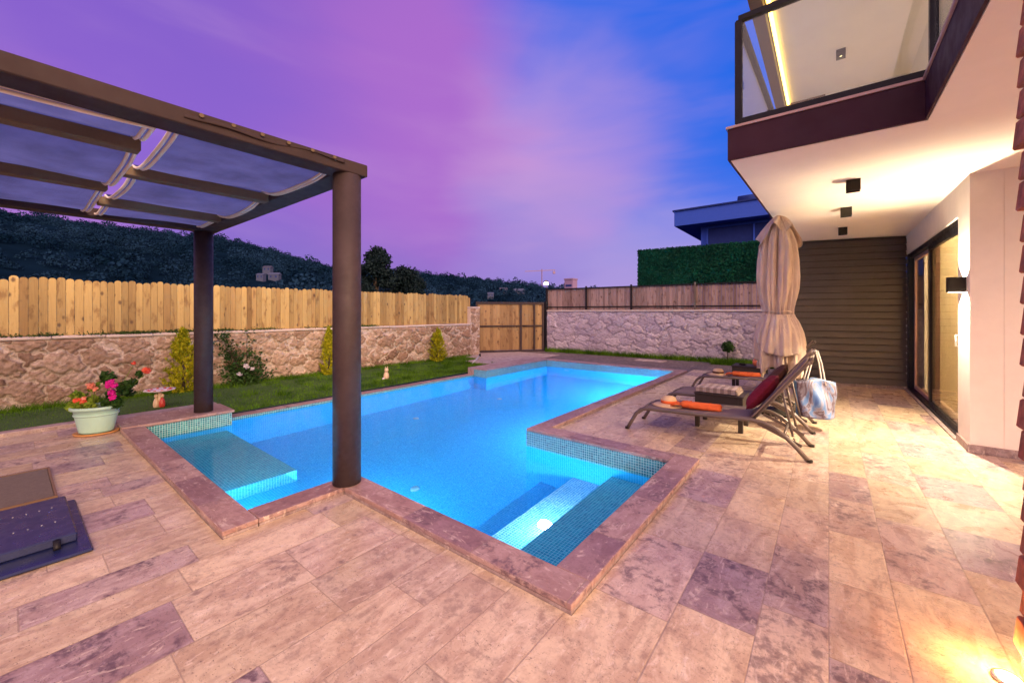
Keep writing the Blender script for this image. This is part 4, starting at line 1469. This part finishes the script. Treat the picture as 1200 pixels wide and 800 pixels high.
def cushion(c, ry, label, mat, w=.42, h=.40, rx=0):
    t = thing('cushion', label, 'cushion', c, 0)
    def f(s):
        def g(u, v):
            a, b = 2 * u - 1, 2 * v - 1
            th_ = .065 * max(0, (1 - a ** 4) * (1 - b ** 4)) ** .5
            k = 1 - .06 * (1 - abs(a)) * abs(b) ** 2 - .06 * (1 - abs(b)) * abs(a) ** 2
            return (s * th_ + .004 * math.sin(u * 14 + v * 6), a * w / 2 * k, b * h / 2 * k)
        return g
    mb = MB(); mb.sheet(f(1), 18, 18); mb.sheet(f(-1), 18, 18)
    o = mb.build('cover', M[mat]); o.parent = t
    rim = [(0, w / 2 * q * .985, h / 2 * r_ * .985) for q, r_ in ((-1, -1), (0, -.94), (1, -1), (.94, 0), (1, 1), (0, .94), (-1, 1), (-.94, 0))]
    o = MB().tube(rim, .005, 6, closed=True).build('piping', M[mat]); o.parent = t
    t.rotation_euler = (rx, ry, 0)


cushion((-.545, 4.93, .56), R(37), 'maroon cushion leaning on the lounger with orange towel', 'maroon')
cushion((-.535, 6.02, .56), R(37), 'dark brown cushion leaning on the lounger that holds the blue bag', 'brown_cush')

# side tables
def side_table(label):
    t = thing('side_table', label, 'side table', (0, 0, 0), 0, 'dark wicker side tables between loungers')
    W, D, H = .54, .46, .42
    o = MB().box(0, W, 0, D, H - .018, H).build('table_top', M['wicker'], None, bevel=.006); o.parent = t
    m = MB()
    m.box(.02, W - .02, .015, .035, H - .19, H - .02); m.box(.02, W - .02, D - .035, D - .015, H - .19, H - .02)
    m.box(.015, .035, .036, D - .036, H - .19, H - .02); m.box(W - .035, W - .015, .036, D - .036, H - .19, H - .02)
    o = m.build('apron', M['wicker']); o.parent = t
    for x in (.012, W - .062):
        for y in (.012, D - .062):
            o = MB().box(x, x + .05, y, y + .05, 0, H - .02).build('leg', M['wicker'], None, bevel=.004); o.parent = t
    return t


t1 = side_table('dark wicker side table with a folded striped towel on top')
t2 = copy_tree(t1); t2['label'] = 'dark wicker side table with an orange cup on top'
t1.location = (-1.30, 5.23, 0); t2.location = (-1.40, 8.22, 0)
t = thing('folded_towel', 'folded striped towel on the wicker table', 'towel', (-1.05, 5.44, .42))
for k in range(3):
    mb = MB()
    z = .424 + k * .021
    vs_fn = lambda u, v, z=z, k=k: (-1.29 + u * (.47 - .01 * k), 5.27 + v * (.34 - .01 * k), z + .010 + .006 * math.sin(u * 9 + k) * math.sin(v * 6) - (.01 if u < .03 or u > .97 else 0))
    mb.sheet(vs_fn, 24, 16)
    mb.build('fold', M['stripe'], t, solid=.019)
t = thing('cup', 'orange terracotta cup on a dark wicker table', 'cup', (-1.02, 8.42, .42))
MB().lathe([(.045, 0), (.062, .03), (.068, .07), (.060, .115), (.055, .115), (.060, .07), (.052, .02), (.002, .015)], (-1.02, 8.42, .421), 28).build('body', M['cup'], t)
MB().tube([(-.962 + .035 * math.sin(a), 8.40, .48 + .03 * math.cos(a)) for a in [math.pi * k / 8 for k in range(9)]], .007, 7).build('handle', M['cup'], t)
t = thing('ashtray', 'small dark round dish beside the orange cup', 'dish', (-1.24, 8.38, .42))
MB().lathe([(.05, 0), (.06, .03), (.052, .03), (.04, .012), (.002, .012)], (-1.24, 8.38, .421), 20).build('dish', M['lamp_black'], t)

# beach bag hung from the second lounger
bx, by, bz = -.19, 5.97, .17
t = thing('beach_bag', 'blue printed beach bag hanging by white cords from a lounger back', 'bag', (bx + .06, by, bz), R(-62))
def bagf(side):
    def f(u, v):
        a = (u - .5)
        w = .42 * (.92 + .08 * v) ; th_ = .11 * (1 - v) ** .8 * math.cos(a * math.pi) ** .5 + .03
        wob = .012 * math.sin(u * 11 + v * 5) + .01 * math.sin(v * 9 - u * 4)
        z = bz + .42 * v + (.02 * math.cos(a * 6) if v > .9 else 0) - .018 * math.cos(a * math.pi) * (1 - v)
        return (bx + .06 + side * th_ + wob, by + a * w, z)
    return f
mb = MB(); mb.sheet(bagf(1), 20, 18); mb.sheet(bagf(-1), 20, 18)
mb.build('body', M['bag'], t, solid=.004)
for e_ in (.001, .999):
    MB().sheet(lambda u, v: tuple(Vector(bagf(-1)(e_, v)).lerp(Vector(bagf(1)(e_, v)), u)), 4, 12).build('gusset', M['bag_side'], t, solid=.003)
for s in (-1, 1):
    y0, y1 = by - .10, by + .10
    x = bx + .06 + s * .035
    top = Vector((bx + .06 + .02 * s, by + .01, .935))
    m = MB().tube([(x, y0, bz + .36), (x - .01, y0 + .01, bz + .44), tuple(Vector((x, y0, bz + .5)).lerp(top, .5)), tuple(top + Vector((0, -.02, 0))), tuple(top + Vector((0, .01, 0))), tuple(Vector((x, y1, bz + .5)).lerp(top, .5)), (x - .01, y1 - .01, bz + .44), (x, y1, bz + .36)], .008, 7)
    m.build('handle', M['cord'], t)

# ------------------------------------------------------------------ closed parasol
ux, uy = -.545, 6.60
pz = thing('parasol', 'closed cream parasol tied with a cord behind the loungers', 'parasol', (ux, uy, 0))
MB().tube([(ux, uy, .03), (ux, uy, 2.66)], .024, 14).build('pole', M['lounge_frame'], pz)
MB().lathe([(.25, 0), (.25, .03), (.23, .05), (.05, .06), (.04, .30), (.027, .30)], (ux, uy, .001), 30).build('base', M['lamp_black'], pz)
PR = [(2.70, .035), (2.66, .075), (2.58, .14), (2.46, .20), (2.3, .245), (2.1, .262), (1.9, .262), (1.72, .25), (1.55, .222), (1.44, .20), (1.39, .193), (1.34, .20), (1.26, .235), (1.12, .27), (.98, .29), (.82, .30), (.66, .305), (.50, .30)]
NF = 9


def can(u, v):
    a = 2 * math.pi * u
    z0 = 2.70 - v * 2.20
    zs = [p[0] for p in PR][::-1]; rs = [p[1] for p in PR][::-1]
    # hem drapes: long points and shorter gaps
    hem = .50 + .16 * (.5 + .5 * math.sin(4 * a + .6)) + .10 * (.5 + .5 * math.sin(7 * a + 2.1))
    z = 2.70 - v * (2.70 - hem)
    r = float(np.interp(z, zs, rs))
    r *= .80
    amp = min(1, max(0, (2.66 - z) / .3))
    tie = math.exp(-((z - 1.39) / .12) ** 2)
    w1 = abs(math.sin(4 * a + .5 * math.sin(z * 1.9) + .25 * math.sin(3 * a)))
    w2 = abs(math.sin(9 * a + 1.1 + .7 * math.sin(z * 1.3)))
    fold = .42 * (w1 ** .75 - .62) + .16 * (w2 ** .8 - .6) + .08 * math.sin(3 * a + z * 2.0) + .025 * math.sin(31 * a + 6 * z) * (1 if z < 1.9 else .4)
    lower = 1.25 if z < 1.3 else 1
    r *= 1 + amp * (fold * lower * (1 - .45 * tie) + .10 * tie * math.sin(26 * a))
    # cloth leans over the tie
    return (ux + r * math.cos(a) * 1.0, uy + r * math.sin(a), z + .012 * math.sin(NF * a) * amp)


MB().sheet(can, 216, 64).build('canopy', M['parasol'], pz, solid=.002)


def vent(u, v):
    a = 2 * math.pi * u
    hem = .20 + .20 * max(0, math.sin(2 * a + .9)) + .07 * math.sin(5 * a + 1)
    z = 2.715 - v * hem
    r = .028 + v ** .8 * (.185 + .035 * math.sin(2 * a + .9)) * (1 + .16 * math.sin(8 * a + 2 * v))
    return (ux + r * math.cos(a), uy + r * math.sin(a), z)


def flap(u, v):
    a = R(-150) + u * R(165)
    hem = 1.36 - v * (.30 + .30 * (1 - abs(2 * u - 1) ** 1.3) + .05 * math.sin(9 * u))
    r = .80 * float(np.interp(hem, [p[0] for p in PR][::-1], [p[1] for p in PR][::-1])) * (1.08 + .10 * v) * (1 + .14 * abs(math.sin(5 * a + 2.0 * v)) + .03 * math.sin(23 * a))
    return (ux + r * math.cos(a), uy + r * math.sin(a), hem)


MB().sheet(flap, 110, 24).build('loose_flap', M['parasol'], pz, solid=.002)
MB().sheet(vent, 120, 14).build('vent_cap', M['parasol'], pz, solid=.004)
pts = []
for k in range(60):
    a = 2 * math.pi * k / 60
    p = Vector(can(a / (2 * math.pi), (2.70 - 1.39) / 2.08))
    pts.append((ux + .17 * math.cos(a) * (1 + .04 * math.sin(9 * a)), uy + .17 * math.sin(a) * (1 + .04 * math.sin(9 * a)), 1.40 + .008 * math.sin(5 * a)))
MB().tube(pts, .008, 7, closed=True).build('tie_cord', M['parasol'], pz)

# ------------------------------------------------------------------ plants
def conifer(name, label, x, y, zb, h, r, seed, n=2600):
    rng = np.random.default_rng(seed)
    t = thing(name, label, 'shrub', (x, y, zb), 0, 'golden conical shrubs along the stone wall')
    MB().tube([(x, y, zb - .03), (x, y, zb + h * .7)], [.025, .008], 7).build('stem', M['bark'], t)
    cs, ns, ups = [], [], []
    for k in range(150):
        u = rng.uniform(.02, 1) ** 1.15
        a = rng.uniform(0, 6.28)
        prof = (min(1, u / .22) ** .5) * (1 - u) ** .62 * 1.25
        rad = r * prof * rng.uniform(.75, 1.12)
        tip = np.array([x + rad * math.cos(a), y + rad * math.sin(a), zb + .03 + h * u * .97])
        root = np.array([x + rad * .2 * math.cos(a), y + rad * .2 * math.sin(a), zb + .03 + h * max(0, u * .97 - .16)])
        m = int(n / 150)
        tt = rng.uniform(.1, 1.15, (m, 1)) ** .7
        c = root + (tip - root) * tt + rng.normal(0, .012, (m, 3))
        cs.append(c)
        ns.append(np.tile([math.cos(a), math.sin(a), .3], (m, 1)))
        d = (tip - root); d = d / np.linalg.norm(d)
        ups.append(np.tile(d + np.array([0, 0, .6]), (m, 1)))
    c = np.concatenate(cs)
    v, f = leaf_quads(c, rng.uniform(.045, .085, len(c)), np.concatenate(ns), 3.2, .8, rng, np.concatenate(ups))
    np_mesh('foliage', v, f, M['thuja'], t)


conifer('golden_conifer', 'golden conical shrub between the bird bath and the rose bush', -9.22, 2.02, -.10, 1.20, .27, 31, 4200)
conifer('golden_conifer', 'golden conical shrub between the rose bush and the lawn figurine', -9.00, 4.62, -.08, 1.12, .20, 32, 3600)
conifer('golden_conifer', 'golden conical shrub before the wall close to the gate pier', -8.86, 7.75, -.06, .98, .26, 33, 3600)

# climbing rose on the wall
t = thing('rose_bush', 'dark leafy rose bush with pale flowers against the stone wall', 'shrub', (-9.15, 3.02, -.1))
rng = np.random.default_rng(5)
stems = MB(); cs = []
for k in range(9):
    a = rng.uniform(0, 6.28); pts = []
    hx = rng.uniform(.35, 1.12)
    for q in range(7):
        s = q / 6
        p = Vector((-9.15 + .05 * math.cos(a) - .12 * s, 3.02 + (.30 * math.sin(a) + (-.10 if hx > .8 else 0)) * s * 1.0, -.1 + hx * s))
        pts.append(p)
        if q > 0:
            m = 26 if q < 6 else 44
            cs.append(np.array(p) + rng.normal(size=(m, 3)) * np.array([.055, .085, .06]))
    stems.tube(pts, [.010 - .001 * q for q in range(7)], 5)
cs.append(np.array([-9.1, 3.05, .10]) + rng.normal(size=(420, 3)) * np.array([.12, .22, .10]))
stems.build('stem', M['bark'], t)
cs = np.concatenate(cs)
v, f = leaf_quads(cs, rng.uniform(.035, .075, len(cs)), None, 1.5, .5, rng)
np_mesh('foliage', v, f, M['rose_leaf'], t)


def blossom(c, r, n, rng):
    q = rng.normal(size=(n, 3)); q /= np.linalg.norm(q, axis=1)[:, None]
    return leaf_quads(np.array(c) + q * r * rng.uniform(.4, 1, (n, 1)), r * .95, q, 1.1, .5, rng)


for (dx, dy, dz, r) in ((.10, -.05, .42, .055), (.12, .05, .36, .045), (.1, -.16, .27, .05)):
    v, f = blossom((-9.15 + dx, 3.02 + dy, -.1 + dz), r, 40, rng)
    np_mesh('flower', v, f, M['petal_white'], t)

# small green bush before the rear wall
t = thing('potted_bush', 'small round green bush on a stem before the rear wall', 'shrub', (-2.15, 12.15, 0))
MB().tube([(-2.15, 12.15, 0), (-2.15, 12.15, .32)], [.018, .012], 6).build('stem', M['bark'], t)
q = RNG.normal(size=(700, 3)); q /= np.linalg.norm(q, axis=1)[:, None]
v, f = leaf_quads(np.array([-2.15, 12.15, .45]) + q * RNG.uniform(.03, .17, (700, 1)), RNG.uniform(.05, .09, 700), q, 2, .6)
np_mesh('foliage', v, f, M['rose_leaf'], t)

# oval planter
px_, py_ = -6.62, .66
prot = R(62)
pt = thing('planter', 'oval pale green plastic planter on a terracotta saucer', 'planter', (px_, py_, 0))
prf = [(.150, .022), (.158, .04), (.19, .20), (.205, .285), (.232, .287), (.236, .30), (.234, .318), (.22, .322), (.205, .31), (.195, .27), (.002, .265)]
MB().lathe(prf, (px_, py_, 0), 48, .96, .74, rot=prot).build('body', M['pot'], pt)
MB().lathe([(.20, .215), (.2035, .225), (.206, .235)], (px_, py_, 0), 48, .96, .74, rot=prot).build('groove_band', M['pot'], pt)
MB().lathe([(.17, .0), (.198, .004), (.205, .024), (.196, .024), (.16, .010), (.002, .010)], (px_, py_, .001), 48, .96, .76, rot=prot).build('saucer', M['saucer'], pt)
MB().lathe([(.19, .282), (.002, .286)], (px_, py_, 0), 36, .94, .72, rot=prot).build('soil', M['soil'], pt)


def pot_plant(name, label, c, blobs, flowers, seed, leafm='pot_leaf'):
    rng = np.random.default_rng(seed)
    t = thing(name, label, 'flower', c)
    st = MB(); cs = []
    for (dx, dy, dz, rr, n) in blobs:
        dz *= 1.2
        p = Vector(c) + Vector((dx, dy, dz))
        st.tube([c, Vector(c).lerp(p, .5) + Vector((rng.normal() * .01, rng.normal() * .01, .03)), p], [.006, .005, .003], 5)
        q = rng.normal(size=(n, 3)); q /= np.linalg.norm(q, axis=1)[:, None]
        cs.append(np.array(p) + q * rr * rng.uniform(.2, 1, (n, 1)))
    st.build('stem', M['bark'], t)
    cs = np.concatenate(cs)
    v, f = leaf_quads(cs, rng.uniform(.045, .085, len(cs)), np.tile([0, 0, .7], (len(cs), 1)), 1.25, .8, rng)
    np_mesh('foliage', v, f, M[leafm], t)
    for (dx, dy, dz, r, mm) in flowers:
        dz *= 1.2
        p = (c[0] + dx, c[1] + dy, c[2] + dz)
        MB().tube([c, (p[0], p[1], p[2] - r * .4)], .003, 4).build('flower_stalk', M['pot_leaf'], t)
        v, f = blossom(p, r, 46, rng)
        np_mesh('flower', v, f, M[mm], t)


def cr(r, d):  # offset seen as r to the right and d away in the photo's view of the pot
    x = RT * r * 1.05 + FW * d
    return x.x, x.y


pc = (px_, py_, .29)
b1 = [(*cr(-.17, 0), .10, .085, 150), (*cr(-.13, -.05), .03, .075, 120), (*cr(-.06, .03), .07, .06, 90), (*cr(.0, -.06), .02, .07, 110), (*cr(-.03, .03), .20, .055, 70)]
f1_ = [(*cr(-.115, -.07), .085, .036, 'petal_red'), (*cr(-.055, -.06), .08, .030, 'petal_red'), (*cr(-.05, -.06), .105, .026, 'petal_pink'), (*cr(-.02, -.02), .215, .040, 'petal_pink'), (*cr(.035, -.02), .19, .028, 'petal_pink'), (*cr(.0, -.02), .225, .030, 'petal_pink')]
pot_plant('geranium', 'geranium with coral red and salmon flowers in the planter', (px_ - .03, py_ - .02, .285), b1, f1_, 4)
b2 = [(*cr(.03, .02), .29, .07, 130), (*cr(.10, .02), .12, .07, 120), (*cr(.15, 0), .05, .06, 90), (*cr(.07, -.02), .04, .07, 90), (*cr(.19, .04), .19, .07, 60), (*cr(.24, .05), .23, .05, 40)]
f2_ = [(*cr(.10, -.03), .225, .045, 'petal_magenta'), (*cr(.145, -.03), .215, .038, 'petal_magenta'), (*cr(.13, -.04), .16, .04, 'petal_magenta'), (*cr(.145, -.04), .11, .034, 'petal_magenta'), (*cr(.115, -.03), .26, .03, 'petal_magenta')]
pot_plant('bougainvillea', 'flowering plant with bright magenta blooms in the planter', (px_ + .03, py_ + .05, .285), b2, f2_, 6, 'rose_leaf')
b3 = [(*cr(.16, .12), .22, .06, 40), (*cr(.22, .13), .30, .05, 30), (*cr(.1, .12), .12, .06, 40)]
f3_ = [(*cr(.31, .13), .335, .045, 'petal_red'), (*cr(.17, .12), .41, .024, 'petal_red')]
pot_plant('rose', 'tall thin rose with pink red blooms behind the planter', (px_ + .0, py_ + .10, .285), b3, f3_, 9, 'rose_leaf')

# bird bath on painted figurines
bbx, bby, bbz = -8.0, 1.47, -.09
t = thing('bird_bath', 'small ceramic bird bath shaped like daisies held by painted figures', 'bird bath', (bbx, bby, bbz))
MB().lathe([(.075, 0), (.085, .02), (.07, .03), (.055, .03)], (bbx, bby, bbz), 24).build('base', M['ceramic_cream'], t)
for k in range(3):
    a = 2.1 * k + .5
    fx, fy = bbx + .042 * math.cos(a), bby + .042 * math.sin(a)
    m = MB().lathe([(.02, .03), (.036, .05), (.040, .09), (.034, .13), (.020, .17), (.012, .185)], (fx, fy, bbz), 16)
    fg = m.build('figure_body', M['ceramic_red'] if k == 0 else M['ceramic_cream'], t)
    MB().lathe([(.004, .182), (.020, .19), (.027, .208), (.024, .228), (.010, .24), (.002, .242)], (fx, fy, bbz), 16).build('figure_head', M['ceramic_cream'], fg)
MB().tube([(bbx, bby, bbz + .03), (bbx, bby, bbz + .27)], [.03, .022], 12).build('stem', M['ceramic_cream'], t)
MB().lathe([(.02, .262), (.09, .268), (.165, .292), (.178, .304), (.172, .308), (.09, .288), (.002, .284)], (bbx, bby, bbz), 56, fold=lambda a, i: 1 + (.09 * abs(math.sin(5 * a)) if i in (2, 3, 4) else 0)).build('bowl', M['ceramic_white'], t)
mb = MB()
for k in range(10):
    a = 2 * math.pi * k / 10
    mb.lathe([(.020, .302), (.014, .311), (.002, .313)], (bbx + .135 * math.cos(a), bby + .135 * math.sin(a), bbz), 10)
mb.build('daisy_centre', M['ceramic_red'], t)

# little figurine on the lawn
fx, fy = -7.55, 5.15
t = thing('garden_figurine', 'small cream animal figurine on the lawn by the pool edge', 'figurine', (fx, fy, -.08))
mb = MB()
mb.lathe([(.03, 0), (.055, .02), (.062, .07), (.050, .13), (.036, .16), (.03, .18)], (fx, fy, -.08), 18)
mb.build('body', M['ceramic_cream'], t)
hd_ = MB().lathe([(.004, .165), (.036, .18), (.045, .21), (.038, .24), (.012, .258), (.002, .26)], (fx + .02, fy - .01, -.08), 16).build('head', M['ceramic_cream'], t)
for s in (-1, 1): MB().tube([(fx + .02, fy - .01 + s * .022, .155), (fx + .018, fy - .01 + s * .03, .215)], [.012, .004], 7).build('ear', M['ceramic_cream'], hd_)
MB().lathe([(.02, 0), (.032, .02), (.026, .05), (.004, .06)], (fx + .03, fy - .09, -.08), 12).build('paw', M['ceramic_white'], t)

# leaning grey pipe on the lawn
p0 = at(553, 440, 11.2); p0.z = -.06
p1 = at(562, 417, 11.6)
t = thing('hose_spike', 'thin grey irrigation spike leaning on the lawn near the gate', 'irrigation spike', p0)
MB().tube([p0, p0.lerp(p1, .5), p1], .022, 8).build('pipe', M['grey_plastic'], t)
MB().tube([p1 - Vector((0, 0, .01)), p1 + Vector((.01, .01, .07))], [.035, .02], 9).build('nozzle', M['lamp_black'], t)

# access covers on the deck
t = thing('floor_mat', 'flat grey mat lying on the deck beside the blue hatch', 'mat', (-5.1, -.2, 0))
MB().box(-5.43, -4.57, -.70, .235, .003, .016).build('sheet', M['mat_grey'], t, bevel=.003)
m = MB(); m.box(-5.45, -5.432, -.71, .25, .003, .02); m.box(-4.568, -4.55, -.71, .25, .003, .02); m.box(-5.431, -4.569, .236, .25, .003, .02)
m.build('edge_trim', M['wood_dark'], t)
t = thing('floor_hatch', 'dark blue raised access hatch with riveted lid on the deck', 'hatch', (-3.9, -.3, 0))
MB().box(-4.36, -3.37, -1.1, .325, .003, .022).build('frame', M['hatch'], t, bevel=.008)
MB().box(-4.33, -3.55, -1.08, .275, .0225, .075).build('lid', M['hatch'], t, bevel=.008)
m = MB()
for x in (-4.12, -3.83):
    for k in range(12):
        y = .2 - k * .055
        if k in (4, 5): continue
        m.lathe([(.006, 0), (.005, .003), (.001, .004)], (x + .003 * (k % 3), y, .0752), 8)
m.build('rivet', M['steel'], t)
for y in (.19, -.35):
    MB().tube([(-3.545, y, .06), (-3.52, y, .045), (-3.50, y, .025)], .016, 8).build('hinge', M['dark_metal'], t)
# pale drain cover on the dark path
t = thing('drain_cover', 'pale stone drain cover set in the dark rear path', 'drain cover', (-4.2, 11.2, 0))
dc = G_ = None
c1 = at(764, 422.5, 470 * 1.4 / (422.5 - HOR))
MB().box(c1.x - .45, c1.x + .35, c1.y - .22, c1.y + .22, -.009, .002).build('plate', M['pale_paving'], t, bevel=.003)
t.location = t.location

# ------------------------------------------------------------------ sky
nt = NT('World', world=True)
scene.world = nt.m
geo = nt.n('ShaderNodeTexCoord').outputs['Generated']
dirv = nt.vmath('NORMALIZE', geo)


def pixdir(px, py):
    return tuple(ray(px, py).normalized())


nz = nt.n('ShaderNodeTexNoise'); nt.l(nt.mapping(dirv, (1.0, 1.0, 3.4), (.2, .25, 0)), nz.inputs['Vector'])
nz.inputs['Scale'].default_value = 1.7; nz.inputs['Detail'].default_value = 5; nz.inputs['Roughness'].default_value = .5; nz.inputs['Distortion'].default_value = .5
warp = nt.vmath('SUBTRACT', nz.outputs['Color'], (.5, .5, .5))
sc_ = nt.n('ShaderNodeVectorMath', operation='SCALE'); nt.l(warp, sc_.inputs[0]); sc_.inputs['Scale'].default_value = .30
dw_ = nt.vmath('NORMALIZE', nt.vmath('ADD', dirv, sc_.outputs[0]))
zz = nt.sep(dirv)[2]
base = nt.ramp(nt.maprange(zz, -.02, 1.0, 0, 1, False), [(0, (.20, .155, .56)), (.10, (.235, .145, .57)), (.35, (.25, .12, .60)), (.6, (.14, .10, .56)), (1, (.07, .11, .55))])


def blob(col, c, px, py, a0, a1, k=1.0, wv=None):
    d = nt.vmath('DOT_PRODUCT', wv if wv is not None else dw_, pixdir(px, py))
    w = nt.maprange(d, math.cos(R(a1)), math.cos(R(a0)))
    return nt.mix(nt.math('MULTIPLY', w, k), col, c)


c = base
c = blob(c, (.43, .15, .61), 560, 110, 2, 32, .9)
c = blob(c, (.27, .115, .62), 90, 60, 2, 26, .6)
c = blob(c, (.42, .16, .60), 30, 250, 0, 13, .7)
c = blob(c, (.56, .31, .69), 730, 180, 0, 24, .9)
c = blob(c, (.27, .25, .70), 640, 320, 0, 16, .6)
c = blob(c, (.22, .26, .80), 850, 240, 0, 14, .7)
c = blob(c, (.010, .155, .82), 890, -60, 6, 32, 1.0)
c = blob(c, (.0, .13, .80), 1050, -250, 10, 42, 1.0)
c = blob(c, (.33, .29, .74), 770, 330, 2, 15, .85)
c = blob(c, (.62, .34, .70), 690, 160, 0, 12, .35)
wisp = nt.noise(nt.mapping(dirv, (1.2, 1.2, 5.0), (.15, .32, 0)), 1.7, 4, .5, .4)
c = nt.mix(nt.maprange(wisp, .42, .78, 0, .24), c, (.60, .34, .66))
# afterglow behind the camera, where the sun has just gone down
glow = nt.vmath('DOT_PRODUCT', dirv, (math.sin(R(140)) * .95, math.cos(R(140)) * .95, .31))
c = nt.mix(nt.maprange(glow, .05, .95), c, (2.7, 1.75, 1.75))
bg1 = nt.n('ShaderNodeBackground'); nt.l(c, bg1.inputs[0]); bg1.inputs[1].default_value = 1.0
sky = nt.n('ShaderNodeTexSky', sky_type='NISHITA'); sky.sun_disc = False; sky.sun_elevation = R(23); sky.sun_rotation = R(102)
bg2 = nt.n('ShaderNodeBackground'); nt.l(sky.outputs[0], bg2.inputs[0]); bg2.inputs[1].default_value = 0.004
ad = nt.n('ShaderNodeAddShader'); nt.l(bg1.outputs[0], ad.inputs[0]); nt.l(bg2.outputs[0], ad.inputs[1])
nt.l(ad.outputs[0], nt.out.inputs[0])

sl = bpy.data.lights.new('sun', 'SUN'); sl.energy = 4.4; sl.color = (1, .66, .34); sl.angle = R(35)
so = bpy.data.objects.new('sun', sl); COL.objects.link(so)
az, el = R(104), R(23)      # clockwise from +Y: low afterglow behind the house side
sdir = Vector((math.sin(az) * math.cos(el), math.cos(az) * math.cos(el), math.sin(el)))
so.rotation_euler = (-sdir).to_track_quat('-Z', 'Y').to_euler()
so.location = (10, -5, 8)

# ------------------------------------------------------------------ camera and render
cd = bpy.data.cameras.new('camera'); cd.sensor_width = 36; cd.lens = FPX / 1200 * 36
cd.shift_y = -35 / 1200; cd.clip_end = 6000; cd.clip_start = .05
co = bpy.data.objects.new('camera', cd); COL.objects.link(co)
co.location = (0, 0, CAMH); co.rotation_euler = (R(90), 0, YAW)
scene.camera = co
scene.view_settings.view_transform = 'Standard'
scene.view_settings.look = 'None'
scene.view_settings.exposure = 0
scene.view_settings.gamma = 1
cy = scene.cycles
cy.use_denoising = True
cy.max_bounces = 10; cy.transparent_max_bounces = 12
cy.sample_clamp_indirect = 14.0
cy.blur_glossy = .6
